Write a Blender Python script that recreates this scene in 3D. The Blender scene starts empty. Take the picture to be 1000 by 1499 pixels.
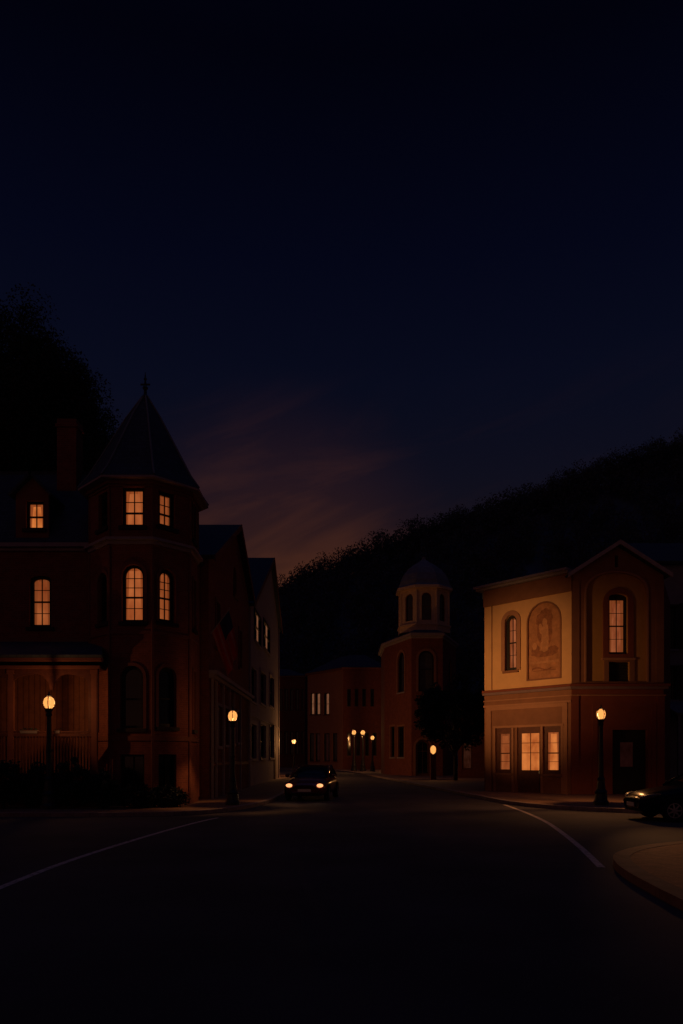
import bpy, bmesh, math, random
import numpy as np
from mathutils import Vector, Matrix
from mathutils.geometry import tessellate_polygon

C = bpy.context.scene.collection
R = math.radians
random.seed(7)
rng = np.random.default_rng(7)

# ------------------------------------------------------------------ camera
FOC, HOR, EYE = 1050.0, 1110.0, 1.7          # in the photo's own 1000 x 1499 pixels
cam_d = bpy.data.cameras.new('camera')
cam = bpy.data.objects.new('camera', cam_d); C.objects.link(cam)
cam.location = (0, 0, EYE); cam.rotation_euler = (R(90), 0, 0)
cam_d.sensor_fit = 'HORIZONTAL'; cam_d.sensor_width = 36; cam_d.lens = 36 * FOC / 1000
cam_d.shift_y = (HOR - 749.5) / 1000
cam_d.clip_start = 0.1; cam_d.clip_end = 2000
bpy.context.scene.camera = cam
sc = bpy.context.scene

# ------------------------------------------------------------------ sky and exposure
SKY_GAIN = 1.0
CLOUD_AT = (.35, 0, .55)
AMB = 1.0
w = bpy.data.worlds.new('World'); sc.world = w; w.use_nodes = True
nt = w.node_tree; N = nt.nodes; Lk = nt.links
for n in list(N): N.remove(n)
def nd(t, **k):
    n = N.new(t)
    for a, b in k.items(): setattr(n, a, b)
    return n
def mth(op, a, b=None, clamp=False):
    n = nd('ShaderNodeMath', operation=op, use_clamp=clamp)
    for i, v in enumerate((a, b)):
        if v is None: continue
        if isinstance(v, (int, float)): n.inputs[i].default_value = v
        else: Lk.new(v, n.inputs[i])
    return n.outputs[0]
def ramp(fac, stops):
    n = nd('ShaderNodeValToRGB'); e = n.color_ramp.elements
    while len(e) < len(stops): e.new(0.5)
    for el, (p, c) in zip(e, stops): el.position = p; el.color = (*c, 1)
    Lk.new(fac, n.inputs[0]); return n.outputs[0]
def mix(kind, fac, a, b):
    n = nd('ShaderNodeMix', data_type='RGBA', blend_type=kind)
    for s, v in ((n.inputs[0], fac), (n.inputs[6], a), (n.inputs[7], b)):
        if isinstance(v, (int, float)): s.default_value = v
        elif isinstance(v, tuple): s.default_value = (*v, 1)
        else: Lk.new(v, s)
    return n.outputs[2]
tc = nd('ShaderNodeTexCoord'); sep = nd('ShaderNodeSeparateXYZ'); Lk.new(tc.outputs['Generated'], sep.inputs[0])
sx, sy, sz = sep.outputs
base = ramp(sz, [(0.0, (.0095, .0065, .0080)), (.25, (.0058, .0048, .0082)), (.36, (.0036, .0042, .0112)),
                 (.46, (.0024, .0033, .0112)), (.57, (.0012, .0018, .0082)), (.70, (.0005, .0006, .0034)), (.78, (.0005, .0007, .0040)), (.86, (.0056, .0088, .0300)), (1.0, (.0160, .0250, .0820))])
# streaks of cloud still catching the last warm light
mp = nd('ShaderNodeMapping', vector_type='TEXTURE'); Lk.new(tc.outputs['Generated'], mp.inputs[0])
mp.inputs['Rotation'].default_value = (0, R(-13), 0); mp.inputs['Scale'].default_value = (.55, .55, .115)
mp.inputs['Location'].default_value = CLOUD_AT
nz = nd('ShaderNodeTexNoise'); Lk.new(mp.outputs[0], nz.inputs['Vector'])
nz.inputs['Scale'].default_value = 1.5; nz.inputs['Detail'].default_value = 6; nz.inputs['Roughness'].default_value = .55; nz.inputs['Distortion'].default_value = .6
cl = mth('MULTIPLY', mth('SUBTRACT', nz.outputs[0], .46), 5.0, True)
low = mth('SUBTRACT', 1.0, mth('DIVIDE', mth('SUBTRACT', sz, .21), .27), True)         # strong by the ridge, gone overhead
left = mth('SUBTRACT', 1.0, mth('DIVIDE', mth('ADD', sx, .05), .48), True)             # the glow sits left of the ridge
left = mth('ADD', mth('MULTIPLY', left, .58), .42)
glow = mth('MULTIPLY', mth('MULTIPLY', low, low), left)
cloudy = mth('MULTIPLY', mth('MULTIPLY', low, left), cl)
col = mix('ADD', glow, base, (.0062, .0016, .0))
col = mix('ADD', cloudy, col, (.0150, .0046, .0008))
# last ember of the sunset over the low end of the ridge
vd = nd('ShaderNodeVectorMath', operation='DOT_PRODUCT'); Lk.new(tc.outputs['Generated'], vd.inputs[0]); vd.inputs[1].default_value = Vector((-.085, 1, .245)).normalized()
em_ = mth('DIVIDE', mth('SUBTRACT', vd.outputs['Value'], .966), .034, True)
em_ = mth('MULTIPLY', mth('MULTIPLY', em_, em_), mth('ADD', mth('MULTIPLY', cl, .55), .45))
col = mix('ADD', em_, col, (.044, .0115, .0025))
# afterglow behind the viewer
back = mth('SUBTRACT', mth('MULTIPLY', sx, -.72), mth('MULTIPLY', sy, .70), True)
lowb = mth('SUBTRACT', 1.0, mth('DIVIDE', sz, .6), True)
col = mix('ADD', mth('MULTIPLY', back, lowb), col, (.062 * AMB, .0185 * AMB, .0105 * AMB))
sky = nd('ShaderNodeTexSky'); sky.sky_type = 'NISHITA'; sky.sun_disc = False
sky.sun_elevation = R(-6); sky.sun_rotation = R(200)
col = mix('ADD', .004, col, sky.outputs[0])
bg = nd('ShaderNodeBackground'); Lk.new(col, bg.inputs[0]); bg.inputs[1].default_value = SKY_GAIN
wo = nd('ShaderNodeOutputWorld'); Lk.new(bg.outputs[0], wo.inputs[0])
sc.view_settings.view_transform = 'Standard'; sc.view_settings.look = 'None'
sc.view_settings.exposure = 0; sc.view_settings.gamma = 1
sc.cycles.use_denoising = True
try: sc.cycles.denoiser = 'OPENIMAGEDENOISE'
except Exception: pass
sc.cycles.use_light_tree = True
sc.cycles.max_bounces = 5; sc.cycles.volume_bounces = 0; sc.cycles.transparent_max_bounces = 12
sc.cycles.caustics_reflective = False; sc.cycles.caustics_refractive = False
sc.cycles.sample_clamp_indirect = 0.5
WARM = (1.0, .42, .13)

# ------------------------------------------------------------------ materials
M = {}
def mat(name, color, rough=.8, var=.25, scale=3.0, kind=None, metal=0, bump=.0, spec=.3, emit=None, coat=0):
    m = bpy.data.materials.new(name); m.use_nodes = True
    t = m.node_tree; b = t.nodes['Principled BSDF']
    b.inputs['Roughness'].default_value = rough; b.inputs['Metallic'].default_value = metal
    b.inputs['Specular IOR Level'].default_value = spec
    if coat: b.inputs['Coat Weight'].default_value = coat; b.inputs['Coat Roughness'].default_value = .08
    co = t.nodes.new('ShaderNodeTexCoord')
    nz = t.nodes.new('ShaderNodeTexNoise'); nz.inputs['Scale'].default_value = scale; nz.inputs['Detail'].default_value = 6; nz.inputs['Roughness'].default_value = .65
    t.links.new(co.outputs['Object'], nz.inputs['Vector'])
    rp = t.nodes.new('ShaderNodeValToRGB'); rp.color_ramp.elements[0].position = .25; rp.color_ramp.elements[1].position = .75
    rp.color_ramp.elements[0].color = (*[c * (1 - var) for c in color], 1); rp.color_ramp.elements[1].color = (*[min(1, c * (1 + var)) for c in color], 1)
    t.links.new(nz.outputs[0], rp.inputs[0]); out = rp.outputs[0]; hgt = nz.outputs[0]
    def mul(a, bsock, f):
        x = t.nodes.new('ShaderNodeMix'); x.data_type = 'RGBA'; x.blend_type = 'MULTIPLY'; x.inputs[0].default_value = f
        t.links.new(a, x.inputs[6]); t.links.new(bsock, x.inputs[7]); return x.outputs[2]
    if kind in ('brick', 'slab', 'shingle'):
        bt = t.nodes.new('ShaderNodeTexBrick'); uv = t.nodes.new('ShaderNodeUVMap'); uv.uv_map = 'UVMap'
        t.links.new(uv.outputs[0], bt.inputs[0])
        s = {'brick': (.22, .075, .010), 'slab': (.9, .9, .012), 'shingle': (.25, .16, .012)}[kind]
        bt.inputs['Scale'].default_value = 1; bt.inputs['Brick Width'].default_value = s[0]; bt.inputs['Row Height'].default_value = s[1]; bt.inputs['Mortar Size'].default_value = s[2]
        bt.inputs['Color1'].default_value = (1, 1, 1, 1); bt.inputs['Color2'].default_value = (.72, .72, .72, 1)
        bt.inputs['Mortar'].default_value = (1.15, 1.2, 1.2, 1) if kind == 'brick' else (.45, .45, .45, 1)
        if kind == 'slab': bt.offset = 0
        out = mul(out, bt.outputs[0], .8); hgt = bt.outputs[1]
    if kind == 'plank':
        wv = t.nodes.new('ShaderNodeTexWave'); uv = t.nodes.new('ShaderNodeUVMap'); uv.uv_map = 'UVMap'
        t.links.new(uv.outputs[0], wv.inputs[0]); wv.wave_type = 'BANDS'; wv.bands_direction = 'X'; wv.inputs['Scale'].default_value = 1.6
        wv.wave_profile = 'SAW'; wv.inputs['Distortion'].default_value = .15
        r2 = t.nodes.new('ShaderNodeValToRGB'); r2.color_ramp.elements[0].color = (.35, .35, .35, 1); r2.color_ramp.elements[1].position = .25
        t.links.new(wv.outputs[1], r2.inputs[0]); out = mul(out, r2.outputs[0], .9); hgt = r2.outputs[0]
    if kind == 'asphalt':
        n2 = t.nodes.new('ShaderNodeTexNoise'); n2.inputs['Scale'].default_value = .35; n2.inputs['Detail'].default_value = 5
        t.links.new(co.outputs['Object'], n2.inputs[0])
        r2 = t.nodes.new('ShaderNodeValToRGB'); r2.color_ramp.elements[0].color = (.55, .55, .55, 1); r2.color_ramp.elements[1].color = (1.35, 1.3, 1.25, 1)
        r2.color_ramp.elements[0].position = .3; r2.color_ramp.elements[1].position = .7
        t.links.new(n2.outputs[0], r2.inputs[0]); out = mul(out, r2.outputs[0], .8)
    if kind == 'worn':
        n2 = t.nodes.new('ShaderNodeTexNoise'); n2.inputs['Scale'].default_value = 9; n2.inputs['Detail'].default_value = 6
        t.links.new(co.outputs['Object'], n2.inputs[0])
        r2 = t.nodes.new('ShaderNodeValToRGB'); r2.color_ramp.elements[0].color = (.45, .45, .45, 1); r2.color_ramp.elements[0].position = .38; r2.color_ramp.elements[1].position = .5
        t.links.new(n2.outputs[0], r2.inputs[0]); out = mul(out, r2.outputs[0], .9)
    t.links.new(out, b.inputs['Base Color'])
    if bump:
        bp = t.nodes.new('ShaderNodeBump'); bp.inputs['Strength'].default_value = bump; bp.inputs['Distance'].default_value = .02
        t.links.new(hgt, bp.inputs['Height']); t.links.new(bp.outputs[0], b.inputs['Normal'])
    M[name] = m; return m
def lit(name, color, strength=1.0, var=.25, scale=(7, 7, 2.2)):
    """A backlit blind or curtain behind glass."""
    m = bpy.data.materials.new(name); m.use_nodes = True; t = m.node_tree
    b = t.nodes['Principled BSDF']; b.inputs['Base Color'].default_value = (.02, .015, .01, 1); b.inputs['Roughness'].default_value = .25
    co = t.nodes.new('ShaderNodeTexCoord'); mp = t.nodes.new('ShaderNodeMapping'); mp.inputs['Scale'].default_value = scale
    nz = t.nodes.new('ShaderNodeTexNoise'); nz.inputs['Scale'].default_value = 1; nz.inputs['Detail'].default_value = 4
    t.links.new(co.outputs['Object'], mp.inputs[0]); t.links.new(mp.outputs[0], nz.inputs[0])
    rp = t.nodes.new('ShaderNodeValToRGB'); rp.color_ramp.elements[0].position = .3; rp.color_ramp.elements[1].position = .7
    rp.color_ramp.elements[0].color = (color[0] * (1 - var), color[1] * (1 - var * 1.4), color[2] * (1 - var * 1.6), 1)
    rp.color_ramp.elements[1].color = (color[0] * (1 + var), color[1] * (1 + var * 1.4), color[2] * (1 + var * 1.5), 1)
    t.links.new(nz.outputs[0], rp.inputs[0]); t.links.new(rp.outputs[0], b.inputs['Emission Color']); b.inputs['Emission Strength'].default_value = strength
    M[name] = m; return m

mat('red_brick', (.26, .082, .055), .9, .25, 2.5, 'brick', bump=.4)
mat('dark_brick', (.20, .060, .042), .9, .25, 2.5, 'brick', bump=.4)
mat('trim_brown', (.22, .075, .050), .7, .15)
mat('trim_dark', (.035, .022, .020), .6, .2)
mat('trim_pale', (.38, .31, .32), .7, .15)
mat('trim_mauve', (.20, .115, .12), .7, .15)
mat('frame_black', (.018, .014, .014), .5, .2)
mat('slate', (.060, .075, .105), .75, .3, 4, 'shingle', bump=.5)
mat('lead', (.19, .195, .205), .6, .25, 3)
mat('wood_plank', (.30, .11, .055), .65, .3, 4, 'plank', bump=.4)
mat('dark_wood', (.12, .04, .028), .6, .3, 6)
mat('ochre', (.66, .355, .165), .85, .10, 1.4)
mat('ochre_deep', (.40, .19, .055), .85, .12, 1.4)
mat('rust', (.24, .098, .055), .8, .15, 2)
mat('rust_dark', (.20, .050, .028), .8, .15, 2)
mat('rust_pale', (.36, .16, .092), .75, .12, 2)
mat('mural_tan', (.40, .165, .078), .85, .35, 4)
mat('mural_brown', (.27, .10, .050), .85, .45, 6)
mat('mural_light', (.46, .205, .10), .85, .3, 6)
mat('stucco_grey', (.46, .38, .34), .9, .15, 2)
mat('stucco_blue', (.22, .22, .26), .9, .15, 2)
mat('cream', (.74, .52, .32), .8, .15, 3)
mat('asphalt', (.085, .074, .076), .9, .3, 60, 'asphalt', bump=.3, spec=.15)
mat('soil', (.030, .026, .022), .95, .3, 5)
mat('paving', (.25, .140, .085), .85, .2, 8, 'slab', bump=.3)
mat('paver', (.46, .175, .07), .85, .3, 6, 'brick', bump=.3)
mat('kerb_stone', (.33, .25, .21), .85, .35, 4, 'slab')
mat('kerb_brown', (.36, .18, .095), .85, .35, 4, 'slab')
mat('road_paint', (.70, .56, .46), .85, .2, 12, 'worn', spec=.1)
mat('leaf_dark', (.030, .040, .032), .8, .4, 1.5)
mat('leaf_hill_haze', (.055, .085, .12), .9, .5, .12)  # blue of distant haze put into the leaf colour
mat('bark', (.06, .042, .03), .9, .3, 6, bump=.5)
mat('iron', (.020, .020, .022), .45, .2, 5, spec=.5)
mat('tyre', (.015, .015, .016), .85, .2)
mat('alloy', (.45, .45, .46), .3, .1, metal=.9)
mat('paint_maroon', (.12, .022, .018), .3, .1, coat=.6)
mat('paint_navy', (.005, .007, .016), .22, .1, spec=.06)
mat('plate_white', (.62, .56, .56), .5, .1)
mat('flag_red', (.55, .045, .038), .85, .2, 4)
mat('flag_blue', (.045, .05, .13), .85, .2, 4)
mat('flag_pale', (.55, .22, .20), .85, .2, 4)
mat('glass_dark', (.008, .009, .012), .08, .1, spec=.6)
mat('glass_dim', (.075, .065, .062), .35, .35, 3)
lit('lit_amber', (.37, .092, .025), 1.0, .34, (1.7, 1.7, 1.0))
lit('lit_amber_dim', (.27, .064, .017), 1.0, .34, (1.7, 1.7, 1.0))
lit('lit_drape', (.27, .060, .015), 1.0, .3, (14, 14, .6))
lit('lit_drape_dim', (.17, .038, .010), 1.0, .3, (14, 14, .6))
lit('lit_rose', (.25, .062, .021), 1.0, .34, (3, 3, 1.2))
lit('lit_gold', (.56, .150, .033), 1.0, .40, (1.6, 1.6, 1.1))
lit('lit_pale', (.15, .058, .028), 1.0, .2)
lit('lit_faint', (.0075, .0015, .0012), 1.0, .4, (3, 3, 2))
lit('lit_ember', (.020, .0050, .0028), 1.0, .4)
lit('headlight_lit', (1.7, .62, .24), 1.0, .1)

# ------------------------------------------------------------------ mesh helpers
class MB:
    def __init__(s): s.v = []; s.f = []; s.smooth = False
    def add(s, vs, fs):
        k = len(s.v); s.v += [tuple(p) for p in vs]; s.f += [tuple(i + k for i in f) for f in fs]; return s
    def box(s, x0, x1, y0, y1, z0, z1):
        return s.add([(x0, y0, z0), (x1, y0, z0), (x1, y1, z0), (x0, y1, z0), (x0, y0, z1), (x1, y0, z1), (x1, y1, z1), (x0, y1, z1)],
                     [(3, 2, 1, 0), (4, 5, 6, 7), (0, 1, 5, 4), (1, 2, 6, 5), (2, 3, 7, 6), (3, 0, 4, 7)])
    def prism(s, pts, z0, z1, top=None):
        n = len(pts); t = top or pts
        vs = [(p[0], p[1], z0) for p in pts] + [(p[0], p[1], z1) for p in t]
        fs = [tuple(range(n - 1, -1, -1)), tuple(range(n, 2 * n))] + [(i, (i + 1) % n, n + (i + 1) % n, n + i) for i in range(n)]
        return s.add(vs, fs)
    def cone(s, pts, z0, apex):
        n = len(pts); return s.add([(p[0], p[1], z0) for p in pts] + [apex], [tuple(range(n - 1, -1, -1))] + [(i, (i + 1) % n, n) for i in range(n)])
    def lathe(s, prof, c=(0, 0), n=16, cap=True):
        vs = []; fs = []
        for r, z in prof: vs += [(c[0] + r * math.cos(2 * math.pi * i / n), c[1] + r * math.sin(2 * math.pi * i / n), z) for i in range(n)]
        for k in range(len(prof) - 1):
            for i in range(n): j = (i + 1) % n; fs.append((k * n + i, k * n + j, (k + 1) * n + j, (k + 1) * n + i))
        if cap: fs += [tuple(range(n - 1, -1, -1)), tuple((len(prof) - 1) * n + i for i in range(n))]
        return s.add(vs, fs)
    def tube(s, pts, rad, n=8):
        pts = [Vector(p) for p in pts]; rad = rad if isinstance(rad, (list, tuple)) else [rad] * len(pts); vs = []; fs = []
        for i, p in enumerate(pts):
            d = (pts[min(i + 1, len(pts) - 1)] - pts[max(i - 1, 0)]).normalized()
            a = d.cross(Vector((0, 0, 1)) if abs(d.z) < .9 else Vector((1, 0, 0))).normalized(); b = d.cross(a)
            vs += [p + (a * math.cos(2 * math.pi * k / n) + b * math.sin(2 * math.pi * k / n)) * rad[i] for k in range(n)]
        for i in range(len(pts) - 1):
            for k in range(n): j = (k + 1) % n; fs.append((i * n + k, i * n + j, (i + 1) * n + j, (i + 1) * n + k))
        fs += [tuple(range(n - 1, -1, -1)), tuple((len(pts) - 1) * n + k for k in range(n))]
        return s.add(vs, fs)
    def slab(s, pts, t=.15):
        """A roof plane: pts is its upper face, t its thickness."""
        P = [Vector(p) for p in pts]; nrm = (P[1] - P[0]).cross(P[2] - P[0]).normalized()
        if nrm.z < 0: nrm = -nrm; P.reverse()
        n = len(P); vs = P + [p - nrm * t for p in P]
        return s.add(vs, [tuple(range(n)), tuple(range(2 * n - 1, n - 1, -1))] + [(i, n + i, n + (i + 1) % n, (i + 1) % n) for i in range(n)])
    # on a facade: a along it, h up, d outward
    def fbox(s, F, a0, a1, h0, h1, d0, d1):
        return s.add([F.w(a, h, d) for d in (d0, d1) for h in (h0, h1) for a in (a0, a1)],
                     [(0, 2, 3, 1), (4, 5, 7, 6), (0, 1, 5, 4), (2, 6, 7, 3), (0, 4, 6, 2), (1, 3, 7, 5)])
    def plate(s, F, outer, holes, d0, d1, back=True):
        loops = [outer] + holes; flat = [p for l in loops for p in l]
        tri = tessellate_polygon([[Vector((a, h, 0)) for a, h in l] for l in loops]); n = len(flat)
        vs = [F.w(a, h, d1) for a, h in flat] + [F.w(a, h, d0) for a, h in flat]; fs = []
        for t in tri:
            p = [flat[i] for i in t]; ar = (p[1][0] - p[0][0]) * (p[2][1] - p[0][1]) - (p[2][0] - p[0][0]) * (p[1][1] - p[0][1])
            if abs(ar) < 1e-9: continue
            t = t if ar > 0 else t[::-1]
            fs.append(tuple(t))
            if back: fs.append(tuple(i + n for i in t[::-1]))
        k = 0
        for li, l in enumerate(loops):
            m = len(l); ar = sum(l[i][0] * l[(i + 1) % m][1] - l[(i + 1) % m][0] * l[i][1] for i in range(m))
            for i in range(m):
                q = (k + i, k + i + n, k + (i + 1) % m + n, k + (i + 1) % m)
                fs.append(q if (ar > 0) == (li == 0) else q[::-1])
            k += m
        return s.add(vs, fs)
    def build(s, name, m, parent=None, loc=None, smooth=False, bevel=0, subsurf=0):
        off = loc if loc is not None else (wloc(parent) if parent else Vector((0, 0, 0)))
        off = Vector(off)
        me = bpy.data.meshes.new(name); me.from_pydata([tuple(Vector(v) - off) for v in s.v], [], s.f); me.validate()
        uvl = me.uv_layers.new(name='UVMap')
        for p in me.polygons:
            nx, ny, nz_ = p.normal
            for li in p.loop_indices:
                x, y, z = me.vertices[me.loops[li].vertex_index].co + off
                if abs(nz_) > .85: uvl.data[li].uv = (x, y)
                else:
                    l = math.hypot(nx, ny) or 1; uvl.data[li].uv = ((-ny * x + nx * y) / l, z / max(.3, math.sqrt(1 - nz_ * nz_)))
            p.use_smooth = smooth
        me.materials.append(M[m] if isinstance(m, str) else m)
        o = bpy.data.objects.new(name, me); C.objects.link(o)
        if parent: o.parent = parent
        else: o.location = off
        if bevel:
            b = o.modifiers.new('bevel', 'BEVEL'); b.width = bevel; b.segments = 2; b.limit_method = 'ANGLE'
        if subsurf:
            b = o.modifiers.new('sub', 'SUBSURF'); b.levels = b.render_levels = subsurf
        return o
def wloc(o):
    l = Vector((0, 0, 0))
    while o: l += o.location; o = o.parent
    return l
class Facade:
    def __init__(s, p0, p1):
        s.o = Vector((p0[0], p0[1], 0)); d = Vector((p1[0] - p0[0], p1[1] - p0[1], 0)); s.L = d.length
        s.u = d.normalized(); s.n = Vector((s.u.y, -s.u.x, 0)); s.holes = []
    def w(s, a, h, d=0): return s.o + s.u * a + s.n * d + Vector((0, 0, h))
    def at(s, px, py):
        """Where the sight line of a photo pixel meets this wall: a measured position on the real wall."""
        r = Vector(((px - 500) / FOC, 1, (HOR - py) / FOC)); e = Vector((0, 0, EYE))
        t = (s.o - e).dot(s.n) / r.dot(s.n); p = e + r * t
        return (p - s.o).dot(s.u), p.z
    def rect(s, x0, x1, y0, y1):
        mx, my = (x0 + x1) / 2, (y0 + y1) / 2
        return s.at(x0, my)[0], s.at(x1, my)[0], s.at(mx, y1)[1], s.at(mx, y0)[1]
def outline(a0, a1, h0, h1, arch=None, n=10):
    if not arch: return [(a0, h0), (a1, h0), (a1, h1), (a0, h1)]
    wd = a1 - a0; rise = wd / 2 if arch == 'round' else wd * .22
    pts = [(a0, h0), (a1, h0)]
    for i in range(n + 1):
        t = math.pi * i / n; pts.append(((a0 + a1) / 2 + wd / 2 * math.cos(t), h1 - rise + rise * math.sin(t)))
    return pts
def tag(o, label, cat=None, group=None, kind=None):
    if label: o['label'] = label
    if cat: o['category'] = cat
    if group: o['group'] = group
    if kind: o['kind'] = kind
    return o
def thing(name, loc, label, cat, group=None):
    o = bpy.data.objects.new(name, None); C.objects.link(o); o.location = loc; o.empty_display_size = .3
    return tag(o, label, cat, group)
def struct(o): o['kind'] = 'structure'; return o
def dup(root, loc, rotz=0, s=1, label=None):
    r = root.copy(); C.objects.link(r); r.location = loc; r.rotation_euler = (0, 0, rotz); r.scale = (s, s, s)
    if label: r['label'] = label
    for ch in list(root.children):
        c = ch.copy(); C.objects.link(c); c.parent = r
        for g in ch.children: d = g.copy(); C.objects.link(d); d.parent = c
    return r
def window(root, F, r, pane, arch=None, fw=.09, cols=2, bars=(.5,), thin=(), sill='trim_dark', surround=None, sw=.14, frame='frame_black', rec=.12, label=None, name='window', curtain=None, transom=0):
    """r is the opening; fills it with a framed sash, pane, sill and surround; the wall gets the hole."""
    a0, a1, h0, h1 = r
    F.holes.append(outline(a0, a1, h0, h1, arch))
    b = MB(); ia0, ia1, ih0, ih1 = a0 + fw, a1 - fw, h0 + fw, h1 - fw - transom
    b.plate(F, outline(a0 - .005, a1 + .005, h0 - .005, h1 + .005, arch), [outline(ia0, ia1, ih0, ih1, arch if not transom else None)], -rec - .08, -rec)
    H = ih1 - ih0; wd = ia1 - ia0
    for i in range(1, cols):
        a = ia0 + wd * i / cols; b.fbox(F, a - .014, a + .014, ih0, ih1 + .005, -rec - .065, -rec - .02)
    for t in bars: b.fbox(F, ia0 - .01, ia1 + .01, ih0 + H * t - .028, ih0 + H * t + .028, -rec - .068, -rec - .008)
    for t in thin: b.fbox(F, ia0 - .01, ia1 + .01, ih0 + H * t - .010, ih0 + H * t + .010, -rec - .062, -rec - .024)
    o = b.build(name, frame, root)
    if label: o['label'] = label
    MB().plate(F, outline(a0, a1, h0, h1, arch), [], -rec - .085, -rec - .072).build('pane', pane, o)
    if curtain:
        c0, c1, cm = curtain
        MB().fbox(F, ia0 + wd * c0, ia0 + wd * c1, ih0 + .02, ih1 - .01, -rec - .0715, -rec - .069).build('curtain', cm, o)
    if pane in ('lit_amber', 'lit_amber_dim', 'lit_rose', 'lit_gold'):
        b = MB(); k0, k1 = random.uniform(.16, .30), random.uniform(.08, .16); d0 = -rec - .0715
        for q in ([(ia0, ih0), (ia0 + wd * k1, ih0), (ia0 + wd * (k1 + .02), ih0 + H * .4), (ia0 + wd * k0, ih1), (ia0, ih1)], [(ia1, ih0), (ia1, ih1), (ia1 - wd * k0, ih1), (ia1 - wd * (k1 + .02), ih0 + H * .4), (ia1 - wd * k1, ih0)]):
            b.plate(F, q, [], d0, d0 + .003)
        b.fbox(F, ia0, ia1, ih1 - H * random.uniform(.03, .09), ih1, d0 + .0031, d0 + .005)
        b.build('drapes', 'lit_drape' if pane in ('lit_amber', 'lit_gold') else 'lit_drape_dim', o)
    if sill: MB().fbox(F, a0 - .10, a1 + .10, h0 - .12, h0 - .003, -rec, .09).build('sill', sill, o)
    if surround:
        out = outline(a0 - sw, a1 + sw, h0 - (0 if sill else sw), h1 + sw, arch)
        inn = outline(a0 + .003, a1 - .003, h0 + (.003 if not sill else .0), h1 - .003, arch)
        if sill: inn[0] = (inn[0][0], h0 + .004); inn[1] = (inn[1][0], h0 + .004); 
        MB().plate(F, out, [inn], .003, .05).build('surround', surround, o)
    return o
def wall(root, F, outer, m, name='wall', t=.28, d=0):
    return MB().plate(F, outer, F.holes, d - t, d).build(name, m, root)
def ring(c, ap, n=8, rot=0.0):
    r = ap / math.cos(math.pi / n)
    return [(c[0] + r * math.cos(-math.pi / 2 - math.pi / n + rot + 2 * math.pi * i / n), c[1] + r * math.sin(-math.pi / 2 - math.pi / n + rot + 2 * math.pi * i / n)) for i in range(n)]

# ------------------------------------------------------------------ ground, road, pavements
def smooth(pts, n=6):
    out = []; P = [Vector((*p, 0)) for p in pts]
    for i in range(len(P) - 1):
        p0, p1, p2, p3 = P[max(i - 1, 0)], P[i], P[i + 1], P[min(i + 2, len(P) - 1)]
        for k in range(n):
            t = k / n
            q = .5 * ((2 * p1) + (p2 - p0) * t + (2 * p0 - 5 * p1 + 4 * p2 - p3) * t * t + (3 * p1 - p0 - 3 * p2 + p3) * t ** 3)
            out.append((q.x, q.y))
    out.append(pts[-1]); return out
def offset(pts, d):
    out = []
    for i in range(len(pts)):
        a = Vector(pts[max(i - 1, 0)]); b = Vector(pts[min(i + 1, len(pts) - 1)]); t = (b - a).normalized()
        out.append((pts[i][0] - t.y * d, pts[i][1] + t.x * d))
    return out
def strip(l0, l1, z): 
    b = MB(); n = len(l0)
    return b.add([(*p, z) for p in l0] + [(*p, z) for p in l1], [(i, i + 1, n + i + 1, n + i) for i in range(n - 1)])
def kerb(l, wd, z0, z1):
    b = MB(); l2 = offset(l, wd); n = len(l)
    vs = [(*p, z) for q in (l, l2) for z in (z0, z1) for p in q]
    fs = []
    for i in range(n - 1):
        fs += [(i, i + 1, n + i + 1, n + i), (n + i, n + i + 1, 3 * n + i + 1, 3 * n + i), (3 * n + i, 3 * n + i + 1, 2 * n + i + 1, 2 * n + i)]
    return b.add(vs, fs)
def fill(pts, z0, z1): 
    F = Facade((0, 0), (1, 0)); b = MB(); n = len(pts)
    tri = tessellate_polygon([[Vector((*p, 0)) for p in pts]])
    fs = []
    for t in tri:
        p = [pts[i] for i in t]; ar = (p[1][0] - p[0][0]) * (p[2][1] - p[0][1]) - (p[2][0] - p[0][0]) * (p[1][1] - p[0][1])
        fs.append(tuple(t if ar > 0 else t[::-1]))
    return b.add([(*p, z1) for p in pts], fs)
struct(MB().add([(-700, -60, -.02), (700, -60, -.02), (700, 700, -.02), (-700, 700, -.02)], [(0, 1, 2, 3)]).build('ground', 'soil'))
struct(MB().add([(-60, -20, 0), (60, -20, 0), (60, 135, 0), (-60, 135, 0)], [(0, 1, 2, 3)]).build('road', 'asphalt'))
KL = smooth([(-45, 20.8), (-20, 20.8), (-9, 20.85), (-6, 21.0), (-4.9, 21.3), (-4.1, 22.0), (-3.45, 23.4), (-2.98, 25.6), (-2.68, 29.5), (-2.72, 38), (-3.0, 46), (-4.0, 60), (-7.0, 80), (-13, 96), (-26, 106), (-58, 112)])
KR = smooth([(-58, 124), (-22, 119), (-12, 113), (-5.5, 106), (-1.0, 98.5), (.9, 88), (2.2, 77.6), (3.5, 62), (4.65, 46), (5.4, 36), (5.85, 30.5), (6.15, 27), (6.7, 25), (7.5, 23.7), (8.5, 22.7), (9.6, 22.0), (12, 21.6), (20, 21.4), (45, 21.3)])
KL_in, KR_in = offset(KL, .20), offset(KR, .20)
struct(fill(KL_in + [(-58, 22)], 0, .125).build('left_pavement', 'paving'))
struct(fill(KR_in + [(58, 60), (58, 134), (-58, 134)], 0, .125).build('right_pavement', 'paving'))
struct(kerb(KL, .20, -.01, .13).build('left_kerb', 'kerb_stone')); struct(kerb(KR, .20, -.01, .13).build('right_kerb', 'kerb_stone'))
IS = smooth([(16, 14.4), (9, 14.15), (7, 13.85), (6.0, 13.4), (5.2, 12.75), (4.6, 12.0), (4.25, 11.2), (4.02, 10.2), (3.9, 9.2), (3.8, 8), (3.72, 6), (3.7, 3)])
IS_in = offset(IS, .26)
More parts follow.
